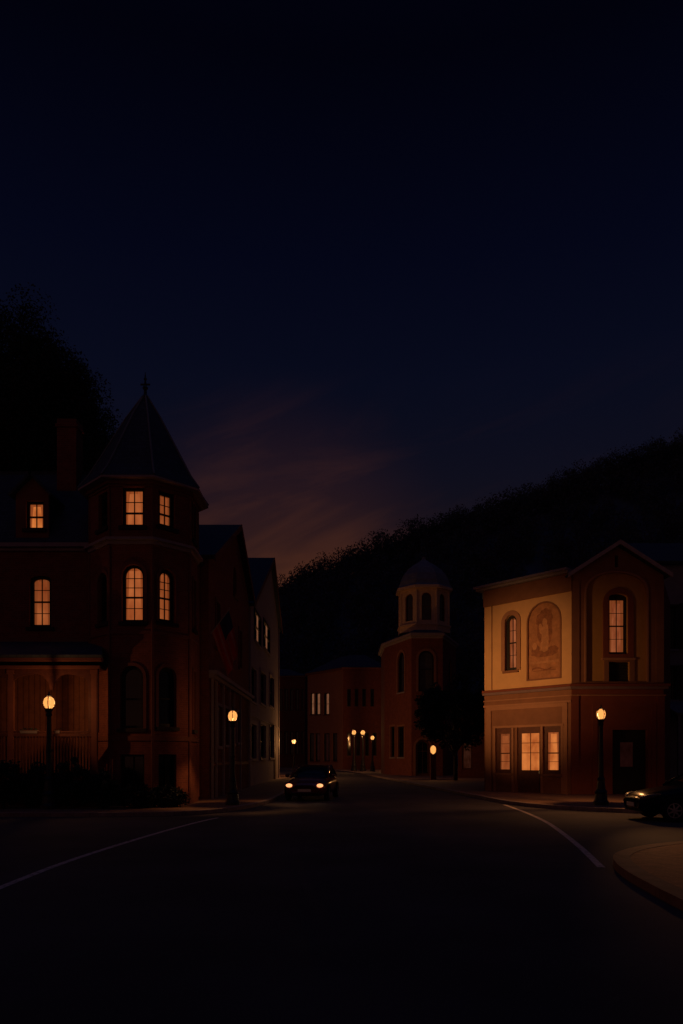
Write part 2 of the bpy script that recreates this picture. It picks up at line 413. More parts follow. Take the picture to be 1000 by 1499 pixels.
struct(fill(IS_in + [(16, 3)], 0, .125).build('corner_pavement', 'paver')); struct(kerb(IS, .26, -.01, .13).build('corner_kerb', 'kerb_brown'))
for pts in ([(-4.25, 6.0), (-4.42, 8.0), (-4.5, 9.6), (-4.53, 11.5), (-4.45, 13.4), (-4.2, 16.4), (-3.84, 19.2), (-3.55, 20.6)],
            [(6.0, 26.4), (5.95, 25.2), (5.78, 22.2), (5.49, 19.2), (5.02, 16.2), (4.57, 13.7), (4.06, 11.2)]):
    l = smooth(pts); struct(strip(offset(l, -.06), offset(l, .06), .005).build('road_marking', 'road_paint'))

# ------------------------------------------------------------------ brick house with the corner tower
TC = (-7.05, 25.74)
H = thing('brick_house', (-9.5, 25.3, .12), 'dark red brick house with pointed corner tower, chimney and porch', 'house')
T8 = ring(TC, 1.738)
tf = [Facade(T8[i], T8[(i + 1) % 8]) for i in range(8)]      # 0 front, 1 front-right, 2 right side, 7 front-left
ft, fr, fs_, fl = tf[0], tf[1], tf[2], tf[7]
window(H, ft, ft.rect(178.5, 211, 713, 770), 'lit_amber', fw=.09, bars=(.34,), thin=(.67,), sill='trim_dark')
window(H, ft, ft.rect(178.5, 211, 826, 910), 'lit_amber', 'round', fw=.09, bars=(.43,), thin=(.22, .62, .80), sill='trim_dark', surround='trim_brown', sw=.10)
window(H, ft, ft.rect(176, 210, 974, 1066), 'glass_dark', 'round', fw=.10, cols=1, bars=(.47,), sill='trim_dark', surround='trim_brown', sw=.10, curtain=(0.05, .95, 'glass_dark'))
window(H, ft, ft.rect(176, 211, 1104, 1162), 'glass_dark', None, fw=.07, cols=2, bars=(), sill=None)
window(H, fr, fr.rect(232, 256, 720, 772), 'lit_amber_dim', fw=.12, bars=(.34,), thin=(.67,), sill='trim_dark')
window(H, fr, fr.rect(232, 256, 833, 911), 'lit_amber_dim', 'round', fw=.12, bars=(.45,), thin=(.22, .64, .80), sill='trim_dark', surround='trim_brown', sw=.10)
window(H, fr, fr.rect(231, 257, 976, 1064), 'glass_dark', 'round', fw=.12, cols=1, bars=(.47,), sill='trim_dark', surround='trim_brown', sw=.10)
window(H, fr, fr.rect(232, 258, 1104, 1160), 'glass_dark', None, fw=.07, cols=2, bars=(), sill=None)
window(H, fl, fl.rect(144, 157, 722, 774), 'glass_dark', fw=.12, bars=(.34,), sill='trim_dark')
window(H, fl, fl.rect(144, 158, 838, 912), 'glass_dark', 'round', fw=.12, bars=(.45,), sill='trim_dark', surround='trim_brown', sw=.10, curtain=(.72, 1.0, 'lit_pale'))
for a, b_ in ((720, 775), (835, 912), (976, 1066)):
    ha, hb = 1.7 + (HOR - b_) / 43.0, 1.7 + (HOR - a) / 43.0
    window(H, fs_, (.5, .95, ha, hb), 'glass_dark', None, fw=.08, cols=1, sill='trim_dark', surround='trim_brown', sw=.08)
for i, F in enumerate(tf):
    MB().plate(F, [(0, .0), (F.L, .0), (F.L, 11.15), (0, 11.15)], F.holes, -.28, 0).build('tower_wall', 'red_brick', H)
tb = MB()
tb.prism(ring(TC, 1.80), 8.86, 8.98).prism(ring(TC, 1.92), 8.98, 9.07)
tb.build('belt_cornice', 'trim_pale', H); tb = MB()
tb.prism(ring(TC, 1.78), 10.78, 10.86).prism(ring(TC, 1.86), 10.86, 11.0)
tb.build('eave_moulding', 'trim_brown', H); tb = MB()
tb.prism(ring(TC, 1.775), 5.86, 5.97); tb.build('sill_course', 'trim_brown', H); tb = MB()
tb.prism(ring(TC, 1.79), 2.30, 2.46).build('water_table', 'trim_brown', H)
MB().prism(ring(TC, 1.76), .10, .55).build('plinth', 'trim_brown', H)
tb = MB()
for i in range(8):
    x, y = T8[i]; tb.lathe([(.055, .3), (.055, 8.8)], (x * 1.0, y), 8); tb.lathe([(.045, 9.1), (.045, 10.75)], (x, y), 8)
tb.build('corner_trim', 'trim_brown', H)
# tower roof: bell-cast octagon spire
tr = MB(); rings = [(2.06, 11.00), (2.10, 11.06), (1.78, 11.52), (1.50, 12.05), (.62, 13.75), (.10, 14.62)]
for (a0, z0), (a1, z1) in zip(rings, rings[1:]): tr.prism(ring(TC, a0), z0, z1, ring(TC, a1))
spire = tr.build('tower_roof', 'slate', H)
hp = MB()
for i in range(8):
    hp.tube([(*ring(TC, a)[i], z + .02) for a, z in rings[1:]], .035, 6)
hp.build('roof_hip', 'lead', spire)
MB().prism(ring(TC, 2.10), 10.98, 11.045).build('eave_trim', 'trim_pale', H)
fn = MB().lathe([(.11, 14.55), (.13, 14.66), (.06, 14.74), (.05, 14.9), (.10, 14.98), (.05, 15.06), (.03, 15.25), (.06, 15.30), (.03, 15.36), (.008, 15.55)], TC, 10)
fn.box(TC[0] - .17, TC[0] + .17, TC[1] - .02, TC[1] + .02, 15.08, 15.13).build('finial', 'iron', H)
# main house
HB = [(-24, 25.3), (-7.6, 25.3), (-5.6, 27.4), (-5.6, 36), (-24, 36)]
fm = Facade((-24, 25.3), (-7.6, 25.3))
window(H, fm, fm.rect(43, 75, 842, 918), 'lit_amber_dim', 'seg', fw=.11, bars=(.5,), thin=(.25, .76), sill='trim_dark')
window(H, fm, (fm.at(-30, 880)[0] - .5, fm.at(-30, 880)[0] + .5, fm.at(59, 918)[1], fm.at(59, 842)[1]), 'lit_amber', 'seg', fw=.11, bars=(.5,), sill='trim_dark')
wall(H, fm, [(0, 0), (fm.L, 0), (fm.L, 9.2), (0, 9.2)], 'red_brick')
f2 = Facade(HB[2], HB[3]); f3 = Facade(HB[3], HB[4]); f4 = Facade(HB[4], HB[0]); f1 = Facade(HB[1], HB[2])
for F in (f1, f2, f3, f4): wall(H, F, [(0, 0), (F.L, 0), (F.L, 9.2), (0, 9.2)], 'red_brick')
b = MB(); b.fbox(fm, 0, 15.3, 9.0, 9.10, 0, .10); b.fbox(fm, 0, 15.3, 9.10, 9.24, 0, .26); b.build('cornice', 'trim_pale', H)
MB().fbox(fm, 0, 15.3, 5.75, 5.95, .002, .06).build('string_course', 'trim_brown', H)
b = MB(); b.slab([(-24, 25.05, 9.25), (-7.0, 25.05, 9.25), (-7.6, 27.3, 12.6), (-24, 27.3, 12.6)], .12)
b.slab([(-24, 27.2, 12.58), (-7.6, 27.2, 12.58), (-7.6, 34, 12.9), (-24, 34, 12.9)], .12)
b.slab([(-5.35, 27.2, 9.25), (-5.35, 36.2, 9.25), (-7.6, 34, 12.6), (-7.6, 27.3, 12.6)], .12)
b.slab([(-5.35, 36.2, 9.25), (-24, 36.2, 9.25), (-24, 34, 12.9), (-7.6, 34, 12.9)], .12)
rf = b.build('roof', 'slate', H)
# chimney
cb = MB().box(-10.58, -9.86, 26.65, 27.35, 10.5, 14.0); cb.box(-10.63, -9.81, 26.6, 27.4, 14.0, 14.12); cb.box(-10.58, -9.86, 26.65, 27.35, 14.12, 14.32)
ch = cb.build('chimney', 'red_brick', rf)
# dormer
fd = Facade((-11.42, 25.18), (-10.30, 25.18))
dr = fd.rect(38, 64, 733, 774)
window(H, fd, dr, 'lit_gold', None, fw=.08, bars=(.45,), sill='trim_dark', name='dormer_window')
wall(H, fd, [(-.02, 9.4), (fd.L + .02, 9.4), (fd.L + .02, 11.0), (fd.L / 2, 11.55), (-.02, 11.0)], 'trim_brown', 'dormer_wall', .12)
b = MB(); x0, x1 = fd.o.x, fd.o.x + fd.L; xm = (x0 + x1) / 2
b.slab([(x0 - .22, 24.98, 10.9), (xm, 24.98, 11.70), (xm, 27.2, 11.70), (x0 - .22, 27.2, 10.9)], .09)
b.slab([(x1 + .22, 24.98, 10.9), (xm, 24.98, 11.70), (xm, 27.2, 11.70), (x1 + .22, 27.2, 10.9)], .09)
b.build('dormer_roof', 'slate', H)
for xa in (x0, x1 - .1): MB().box(xa, xa + .1, 25.31, 27, 9.4, 11.0).build('dormer_side', 'slate', H)
# porch
P0, P1, PY = -14.5, -7.95, 23.4
b = MB(); b.slab([(P0, PY - .25, 5.05), (P1 + .22, PY - .25, 5.05), (P1 - .5, 25.28, 5.82), (P0, 25.28, 5.82)], .10); b.build('porch_roof', 'slate', H)
b = MB(); b.box(P0, P1 + .16, PY - .20, PY + .05, 4.86, 4.99); b.box(P0, P1 + .08, PY - .10, PY + .05, 4.62, 4.72); b.build('porch_cornice', 'trim_brown', H)
fp = Facade((P0, PY), (P1, PY))
def pa(px): return fp.at(px, 1000)[0]
arches = [outline(pa(18), pa(73), 1.0, fp.at(50, 988)[1], 'seg'), outline(pa(77), pa(131), 1.0, fp.at(50, 988)[1], 'seg'), outline(pa(18) - 2.4, pa(14), 1.0, fp.at(50, 988)[1], 'seg')]
# rounder spandrels: valance with open arches
def porch_arch(a0, a1, h1):
    rise = .42; r = []
    for i in range(13):
        t = math.pi * i / 12; r.append(((a0 + a1) / 2 + (a1 - a0) / 2 * math.cos(t), h1 - rise + rise * math.sin(t) ** .6))
    return [(a0, 2.6), (a1, 2.6)] + r
ht = fp.at(50, 985)[1]
MB().plate(fp, [(0, 2.55), (fp.L, 2.55), (fp.L, 4.64), (0, 4.64)], [porch_arch(pa(18), pa(129), ht), porch_arch(.3, pa(14), ht)], -.10, 0).build('porch_valance', 'dark_wood', H)
# pendant brackets that make the two arches
b = MB()
F = fp; mid = pa(75)
b.plate(F, [(mid - .62, ht + .02), (mid - .30, ht - .08), (mid - .08, ht - .33), (mid - .05, ht - .55), (mid + .05, ht - .55), (mid + .08, ht - .33), (mid + .30, ht - .08), (mid + .62, ht + .02)], [], -.08, -.02)
b.build('porch_bracket', 'dark_wood', H)
for a in (pa(137.5), pa(15.5), .12):
    b = MB(); b.fbox(fp, a - .09, a + .09, 1.0, 4.62, -.12, .012); b.fbox(fp, a - .12, a + .12, 1.0, 1.3, -.14, .03); b.fbox(fp, a - .12, a + .12, 4.45, 4.6, -.14, .03)
    b.build('porch_post', 'trim_brown', H)
b = MB(); b.fbox(fp, .2, pa(135), 2.42, 2.52, -.10, .0)
for i in range(60):
    a = .25 + i * (pa(134) - .3) / 59; b.fbox(fp, a - .02, a + .02, 1.2, 2.42, -.07, -.03)
b.fbox(fp, .2, pa(135), 1.12, 1.2, -.10, 0); b.build('railing', 'dark_wood', H)
MB().box(P0, P1, PY + .02, 25.28, .1, 1.0).build('porch_floor', 'dark_wood', H)
MB().box(P0, P1 - .9, 25.18, 25.27, 1.0, 4.7).build('porch_back_wall', 'wood_plank', H)
MB().box(P0, P1, PY + .1, 25.25, 4.66, 4.74).build('porch_ceiling', 'dark_wood', H)
# things standing on the porch rail
for a0, a1, lab in ((pa(29), pa(55), 'long pale flower box on the porch rail left of the lamp'), (pa(80), pa(88), 'short pale flower box on the porch rail right of the lamp')):
    p = fp.w((a0 + a1) / 2, 2.52, -.05); l = a1 - a0
    t = thing('flower_box', p, lab, 'flower box', 'flower boxes on the porch rail')
    MB().prism([(p.x - l / 2 + .02, p.y - .06), (p.x + l / 2 - .02, p.y - .06), (p.x + l / 2 - .02, p.y + .06), (p.x - l / 2 + .02, p.y + .06)], 2.521, 2.61,
               [(p.x - l / 2, p.y - .09), (p.x + l / 2, p.y - .09), (p.x + l / 2, p.y + .09), (p.x - l / 2, p.y + .09)]).build('box', 'trim_pale', t)
    b = MB()
    for i in range(int(60 * l)):
        q = Vector((p.x + random.uniform(-l / 2, l / 2), p.y + random.uniform(-.08, .08), 2.62 + random.uniform(0, .07))); s = .03
        d1 = Vector((random.uniform(-1, 1), random.uniform(-1, 1), random.uniform(-1, 1))).normalized() * s; d2 = d1.cross(Vector((random.random(), random.random(), 1))).normalized() * s
        b.add([q - d1, q - d2, q + d1, q + d2], [(0, 1, 2, 3)])
    b.build('leaves', 'leaf_dark', t)

# ------------------------------------------------------------------ gabled street houses on the left
def gable_house(name, label, X, XB, Y0, Y1, YR, ze0, ze1, zr, m, wallm):
    t = thing(name, ((X + XB) / 2, (Y0 + Y1) / 2, .12), label, 'house')
    F = Facade((X, Y0), (X, Y1)); 
    b = MB(); o = .28
    k0 = (zr - ze0) / (YR - Y0); k1 = (zr - ze1) / (Y1 - YR)
    b.slab([(X + o, Y0 - o, ze0 - o * k0), (X + o, YR, zr), (XB, YR, zr), (XB, Y0 - o, ze0 - o * k0)], .16)
    b.slab([(X + o, Y1 + o, ze1 - o * k1), (X + o, YR, zr), (XB, YR, zr), (XB, Y1 + o, ze1 - o * k1)], .16)
    b.build('roof', 'slate', t)
    rb = MB()
    for (ya, za, yb, zb) in ((Y0 - o, ze0 - o * k0, YR, zr), (Y1 + o, ze1 - o * k1, YR, zr)):
        rb.add([(X + o + d, y, z) for d in (.002, .05) for (y, z) in ((ya, za + .02), (yb, zb + .02), (yb, zb - .26), (ya, za - .26))],
               [(0, 1, 2, 3), (7, 6, 5, 4), (0, 4, 5, 1), (3, 2, 6, 7), (0, 3, 7, 4), (1, 5, 6, 2)])
    rb.build('bargeboard', 'trim_brown', t)
    G = [Facade((XB, Y0), (X, Y0)), Facade((X, Y1), (XB, Y1))]
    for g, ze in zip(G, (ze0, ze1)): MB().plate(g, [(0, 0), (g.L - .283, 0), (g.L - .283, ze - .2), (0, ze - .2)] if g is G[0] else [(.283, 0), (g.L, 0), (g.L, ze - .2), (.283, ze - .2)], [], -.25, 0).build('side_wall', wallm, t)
    return t, F, [(0, 0), (F.L, 0), (F.L, ze1 - .18), (YR - Y0, zr - .2), (0, ze0 - .18)]
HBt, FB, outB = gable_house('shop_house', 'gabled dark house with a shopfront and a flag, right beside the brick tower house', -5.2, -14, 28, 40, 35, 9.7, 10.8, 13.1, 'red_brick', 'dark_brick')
for (x0, x1) in ((318, 325), (328, 334), (337, 342), (346, 351)):
    window(HBt, FB, FB.rect(x0, x1, 1034 + (x0 - 318) * .3, 1092 - (x0 - 318) * .2), 'glass_dark', None, fw=.07, cols=1, bars=(.75,), sill='trim_pale', surround='trim_pale', sw=.12, frame='trim_pale', name='shop_window')
for yc in (30, 33.2, 36.6):
    window(HBt, FB, (yc - 28 - .45, yc - 28 + .45, 6.3, 8.2), 'glass_dark', None, fw=.08, bars=(.5,), sill='trim_brown', surround='trim_brown')
window(HBt, FB, (6.4, 7.4, 9.6, 11.0), 'glass_dark', 'round', fw=.08, bars=(.5,), sill='trim_brown')
wall(HBt, FB, outB, 'red_brick')
b = MB(); b.fbox(FB, .0, 11.9, 5.0, 5.16, .002, .34); b.fbox(FB, .05, 11.85, 4.86, 5.0, .002, .20); b.build('shop_cornice', 'trim_pale', HBt)
for y in (28.35, 29.25, 31.0, 32.7, 34.0, 36.2, 39.6): MB().fbox(FB, y - 28 - .07, y - 28 + .07, .12, 4.86, .052, .13).build('shop_pilaster', 'trim_pale', HBt)
MB().fbox(FB, .4, 11.6, 1.4, 1.55, .052, .10).build('shop_rail', 'trim_brown', HBt)
b = MB(); b.fbox(FB, 5.55, 6.05, .12, 2.0, .0515, .09); b.build('door', 'dark_wood', HBt)
# flag on its pole
fl_t = thing('flag', (-5.17, 28.3, 6.6), 'dark red flag hanging from an angled pole on the gabled shop house', 'flag')
pa0, pb0 = Vector((-5.17, 28.3, 6.62)), Vector((-4.40, 28.1, 7.55))
MB().tube([pa0, pb0], .022, 8).lathe([(.0, pb0.z - .02), (.04, pb0.z + .02), (.0, pb0.z + .07)], (pb0.x, pb0.y), 8).build('pole', 'trim_pale', fl_t)
def cloth(u0, u1, v0, v1, nu=14, nv=22, d=0):
    b = MB(); vs = []
    for j in range(nv + 1):
        for i in range(nu + 1):
            u = u0 + (u1 - u0) * i / nu; v = v0 + (v1 - v0) * j / nv
            p = pa0.lerp(pb0, .06 + .9 * u)
            drop = v * (1.55 + .25 * (1 - u)); sway = v * .62 * (1 - .4 * u)
            wv = .05 * v * math.sin(u * 14 + v * 3)
            vs.append((p.x + sway + wv * .4, p.y - d + wv * 1.4 + .12 * v, p.z - drop))
    fs = [(j * (nu + 1) + i, j * (nu + 1) + i + 1, (j + 1) * (nu + 1) + i + 1, (j + 1) * (nu + 1) + i) for j in range(nv) for i in range(nu)]
    return b.add(vs, fs)
fc = cloth(0, 1, 0, 1).build('cloth', 'flag_red', fl_t, smooth=True)
cloth(.45, 1.0, 0, .42, d=.006).build('canton', 'flag_blue', fc, smooth=True)
b = MB()
for k in range(4):
    x = cloth(.02 + k * .26, .10 + k * .26, .43 if k > 1 else 0, 1, 3, 18, d=.006); b.add(x.v, x.f)
b.build('stripe', 'flag_pale', fc, smooth=True)

HCt, FC, outC = gable_house('row_house', 'tall pale grey gabled house with rows of narrow dark windows along the street', -5.2, -15, 40.4, 59, 52.2, 10.5, 12.4, 16.3, 'stucco_grey', 'stucco_grey')
for (x0, x1, y0, y1) in ((371.5, 381, 899, 942), (385, 394, 914, 952)):
    window(HCt, FC, FC.rect(x0, x1, y0, y1), 'glass_dark', None, fw=.09, cols=1, bars=(.5,), sill='stucco_grey', surround='trim_dark', sw=.1, rec=-.05, curtain=(.42, .66, 'lit_pale'))
for (x0, x1) in ((366, 374), (380, 388), (394, 400)):
    window(HCt, FC, FC.rect(x0, x1, 978 + (x0 - 366) * .45, 1027 + (x0 - 366) * .25), 'glass_dark', None, fw=.09, cols=1, bars=(.5,), sill='trim_pale', surround='trim_pale', sw=.14)
    window(HCt, FC, FC.rect(x0, x1, 1060 + (x0 - 366) * .05, 1110 - (x0 - 366) * .03), 'glass_dark', None, fw=.09, cols=1, bars=(.5,), sill='trim_pale', surround='trim_pale', sw=.14)
wall(HCt, FC, outC, 'stucco_grey')
b = MB(); b.fbox(FC, .0, FC.L, 4.15, 4.25, .002, .05); b.fbox(FC, FC.L - .5, FC.L, .1, 12.3, .002, .06); b.fbox(FC, 0, .4, .1, 10.2, .002, .06); b.build('corner_board', 'trim_pale', HCt)
MB().fbox(FC, 14.4, 15.5, .12, 2.5, .003, .06).build('door', 'dark_wood', HCt)

# ------------------------------------------------------------------ far end of the street
def flat_house(name, label, pts, ztop, m, cat='house', z0=.1, roofh=1.6, eave=.35):
    cx = sum(p[0] for p in pts) / len(pts); cy = sum(p[1] for p in pts) / len(pts)
    t = thing(name, (cx, cy, .12), label, cat)
    Fs = [Facade(pts[i], pts[(i + 1) % len(pts)]) for i in range(len(pts))]
    grow = lambda k: [(cx + (p[0] - cx) * k, cy + (p[1] - cy) * k) for p in pts]
    e = 1 + eave / (Fs[0].L / 2)
    MB().prism(grow(e), ztop + .12, ztop + roofh, grow(.35)).build('roof', 'slate', t)
    MB().prism(grow(1 + eave * .7 / (Fs[0].L / 2)), ztop - .15, ztop + .115).build('cornice', 'trim_brown', t)
    return t, Fs
E, EF = flat_house('corner_house', 'distant brick corner house with bright curtained windows at the end of the street', [(-5.4, 112.6), (.3, 105), (6.6, 105.4), (9.5, 115), (0, 122)], 14.9, 'red_brick', roofh=2.6)
for (x0, x1, c) in ((453, 459.5, (.25, .8)), (460.5, 469, (.3, .72)), (473, 482, (.35, .75))):
    window(E, EF[0], EF[0].rect(x0, x1, 1014, 1046), 'glass_dark', None, fw=.12, cols=1, bars=(.5,), sill='trim_brown', curtain=(c[0], c[1], 'lit_pale'))
for (x0, x1, c) in ((452, 459, None), (460.5, 468, (.3, .75)), (473, 482, (.3, .65)), (486, 493, None)):
    window(E, EF[0], EF[0].rect(x0, x1, 1073, 1114), 'glass_dark', None, fw=.12, cols=1, bars=(.62,), sill='trim_brown', curtain=(c[0], c[1], 'lit_faint') if c else None)
for x0 in (509, 520, 531, 543):
    window(E, EF[1], EF[1].rect(x0, x0 + 5.5, 1008, 1034), 'glass_dark', None, fw=.12, cols=1, bars=(.5,), sill='trim_brown')
for x0 in (509, 522, 535, 546):
    window(E, EF[1], EF[1].rect(x0, x0 + 6, 1072, 1106), 'glass_dark', None, fw=.12, cols=1, bars=(.5,), sill='trim_brown')
for i, F in enumerate(EF): wall(E, F, [(0, 0), (F.L, 0), (F.L, 14.9), (0, 14.9)], 'rust_pale' if i == 0 else 'dark_brick')  # left face coloured paler as if lit, the others darker as if shaded
D_, DF = flat_house('terrace_house', 'distant dark terrace house beyond the bend behind the single street lamp', [(-17, 128), (-6.5, 126.5), (-6, 138), (-17, 138)], 16.2, 'dark_brick', roofh=1.8)
for k, x0 in enumerate((408, 416, 424, 432, 441)):
    window(D_, DF[0], DF[0].rect(x0, x0 + 5, 1008, 1040), 'glass_dark', None, fw=.14, cols=1, bars=(.5,), sill='trim_brown')
    window(D_, DF[0], DF[0].rect(x0, x0 + 5, 1070, 1104), 'glass_dark', None, fw=.14, cols=1, bars=(.5,), sill='trim_brown')
for F in DF: wall(D_, F, [(0, 0), (F.L, 0), (F.L, 16.2), (0, 16.2)], 'dark_brick')

# ------------------------------------------------------------------ tower with the white cupola
CT = thing('cupola_tower', (8, 70, .12), 'brick corner tower topped by a cream cupola with a small dome', 'tower')
pts = [(4.35, 71.8), (6.47, 66), (9.35, 66), (11.5, 71.8), (11.5, 78), (4.35, 78)]
CF = [Facade(pts[i], pts[(i + 1) % 6]) for i in range(6)]
zc = 13.1
window(CT, CF[0], CF[0].rect(583, 593, 954, 1013), 'glass_dark', 'round', fw=.16, cols=1, sill='trim_pale', surround='rust_pale', sw=.22)
window(CT, CF[0], CF[0].rect(572.5, 579, 1063, 1108), 'glass_dark', None, fw=.16, cols=1, sill='trim_pale', surround='rust_pale', sw=.16)
window(CT, CF[0], CF[0].rect(583.5, 592.5, 1063, 1108), 'glass_dark', None, fw=.16, cols=1, sill='trim_pale', surround='rust_pale', sw=.16)
window(CT, CF[1], CF[1].rect(613, 636, 952, 1012), 'glass_dim', 'round', fw=.16, cols=1, bars=(.55,), sill='trim_brown', surround='rust_pale', sw=.20)
window(CT, CF[1], CF[1].rect(609, 630, 1082, 1135), 'glass_dark', 'round', fw=.2, cols=2, bars=(.7,), sill=None, surround='rust_pale', sw=.2, frame='dark_wood', name='entrance_door')
window(CT, CF[2], (2.4, 3.9, 7.6, 11.2), 'glass_dark', 'round', fw=.16, cols=1, sill='trim_brown', surround='trim_brown', sw=.2)
for F in CF: wall(CT, F, [(0, 0), (F.L, 0), (F.L, zc), (0, zc)], 'red_brick')
cxy = (7.95, 71.2)
def gr(k): return [(cxy[0] + (p[0] - cxy[0]) * k, cxy[1] + (p[1] - cxy[1]) * k) for p in pts]
MB().prism(gr(1.02), zc - .35, zc - .12).prism(gr(1.08), zc - .12, zc + .10).build('cornice', 'trim_pale', CT)
CC = (8.05, 69.8)
MB().prism(gr(1.09), zc + .10, 14.15, gr(.50)).build('roof', 'slate', CT)
b = MB(); b.prism(ring(CC, 2.42), 13.7, 14.25); b.prism(ring(CC, 2.5), 14.25, 14.4); b.build('cupola_base', 'cream', CT)
cf = [Facade(ring(CC, 2.25)[i], ring(CC, 2.25)[(i + 1) % 8]) for i in range(8)]
for F in cf:
    m = F.L / 2
    window(CT, F, (m - .46, m + .46, 14.75, 17.35), 'glass_dark', 'round', fw=.08, cols=1, bars=(.5,), sill=None, frame='dark_wood', name='cupola_window')
    wall(CT, F, [(0, 14.3), (F.L, 14.3), (F.L, 17.9), (0, 17.9)], 'cream', 'cupola_wall', .2)
b = MB(); b.prism(ring(CC, 2.35), 17.55, 17.75); b.prism(ring(CC, 2.62), 17.75, 18.0)
for x, y in ring(CC, 2.27): b.lathe([(.11, 14.4), (.11, 17.6)], (x, y), 8)
b.build('cupola_cornice', 'cream', CT)
b = MB(); pr = [(2.62, 18.0), (2.46, 18.2), (2.34, 18.65), (2.05, 19.3), (1.6, 19.9), (1.02, 20.4), (.5, 20.75), (.22, 21.0), (.12, 21.3)]
for (a0, z0), (a1, z1) in zip(pr, pr[1:]): b.prism(ring(CC, a0), z0, z1, ring(CC, a1))
b.build('dome', 'lead', CT)
MB().lathe([(.11, 21.29), (.17, 21.4), (.07, 21.52), (.05, 21.8), (.01, 22.3)], CC, 8).build('finial', 'iron', CT)

# small house hidden behind the street tree
G, GF = flat_house('side_house', 'low dark house behind the bushy street tree with a faintly lit door', [(9.6, 59), (15.5, 57.5), (17.5, 65), (11.5, 65.8)], 5.4, 'dark_brick', roofh=1.8)
window(G, GF[0], GF[0].rect(677, 692, 1084, 1126), 'lit_ember', None, fw=.12, cols=1, bars=(), sill=None, frame='dark_wood', name='door')
for F in GF: wall(G, F, [(0, 0), (F.L, 0), (F.L, 5.4), (0, 5.4)], 'dark_brick')

# ------------------------------------------------------------------ ochre corner building
OB = thing('ochre_building', (10.5, 34, .12), 'two-storey corner building with a lit ochre upper wall, arched mural and glowing door', 'building')
Q = [(6.98, 34.95), (10.11, 31.5), (14.15, 31.5), (16.5, 36), (16.5, 42), (10.2, 42)]
L_, Rr = Facade(Q[0], Q[1]), Facade(Q[1], Q[2])
zt, zm = 9.85, 4.95
lo = lambda F, x, y: F.at(x, y)
# upper storey left face
window(OB, L_, L_.rect(740, 757.5, 900, 981), 'lit_rose', 'round', fw=.14, cols=2, bars=(.5,), thin=(.25, .75), sill='rust', surround='rust_pale', sw=.20, frame='frame_black')
mr = L_.rect(773, 821, 882, 993)
L_.holes.append(outline(*mr, 'round', 16))
wall(OB, L_, [(0, zm), (L_.L, zm), (L_.L, zt), (0, zt)], 'ochre', 'upper_wall')
a0, a1, h0, h1 = mr
mu = MB().plate(L_, outline(a0 - .004, a1 + .004, h0 - .004, h1 + .004, 'round', 16), [], -.10, -.05).build('mural', 'mural_tan', OB)
MB().plate(L_, outline(a0 - .05, a1 + .05, h0 - .05, h1 + .05, 'round', 16), [outline(a0 + .02, a1 - .02, h0 + .02, h1 - .02, 'round', 16)], .003, .03).build('mural_border', 'rust', mu)
W_, Hh = a1 - a0, h1 - h0
def blob(cx, cy, rx, ry, n=20, jit=.12, rot=0):
    out = []
    for i in range(n):
        t = 2 * math.pi * i / n; r = 1 + random.uniform(-jit, jit); x, y = rx * r * math.cos(t), ry * r * math.sin(t)
        out.append((a0 + W_ * (cx + x * math.cos(rot) - y * math.sin(rot)), h0 + Hh * (cy + x * math.sin(rot) + y * math.cos(rot))))
    return out
b = MB()
for k, (cx, cy, rx, ry, ro) in enumerate(((.50, .80, .26, .11, .1), (.34, .62, .06, .14, .2), (.66, .60, .07, .17, -.15), (.5, .335, .40, .045, 0), (.22, .39, .13, .07, 0), (.75, .375, .16, .05, 0), (.47, .86, .14, .05, .4), (.40, .50, .05, .10, .3))):
    b.plate(L_, blob(cx, cy, rx, ry, rot=ro), [], -.0499, -.046 + k * .0006)
b.build('painted_drapery', 'mural_brown', mu)
b = MB()
for k, (cx, cy, rx, ry, ro) in enumerate(((.51, .745, .075, .055, 0), (.52, .57, .11, .17, .05), (.50, .43, .13, .08, 0), (.40, .66, .05, .09, .7), (.20, .44, .07, .05, 0))):
    b.plate(L_, blob(cx, cy, rx, ry, rot=ro), [], -.0499, -.040 + k * .0006)
b.build('painted_figure', 'mural_light', mu)
b = MB()
b.fbox(L_, a0 + W_ * .08, a1 - W_ * .06, h0 + Hh * .205, h0 + Hh * .235, -.0499, -.030); b.build('ledge', 'mural_light', mu)
b = MB(); xx = a0 + W_ * .12
for k in range(26):
    wv = W_ * random.uniform(.015, .03); y = h0 + Hh * (.135 + .018 * math.sin(k * .25)); b.fbox(L_, xx, xx + wv * .8, y - Hh * random.uniform(.006, .016), y + Hh * random.uniform(.006, .016), -.0499, -.044); xx += wv
    if xx > a1 - W_ * .1: break
b.fbox(L_, a0 + W_ * .15, a1 - W_ * .15, h0 + Hh * .105, h0 + Hh * .115, -.0499, -.044)
b.build('inscription', 'mural_brown', mu)
hf = L_.at(833, 866)[1]
b = MB(); b.fbox(L_, -.02, L_.L + .03, hf, zt - .02, .003, .06); b.build('frieze', 'rust', OB)
b = MB(); b.fbox(L_, .42, .47, zm + .06, hf, .003, .02); b.build('panel_line', 'rust', OB)
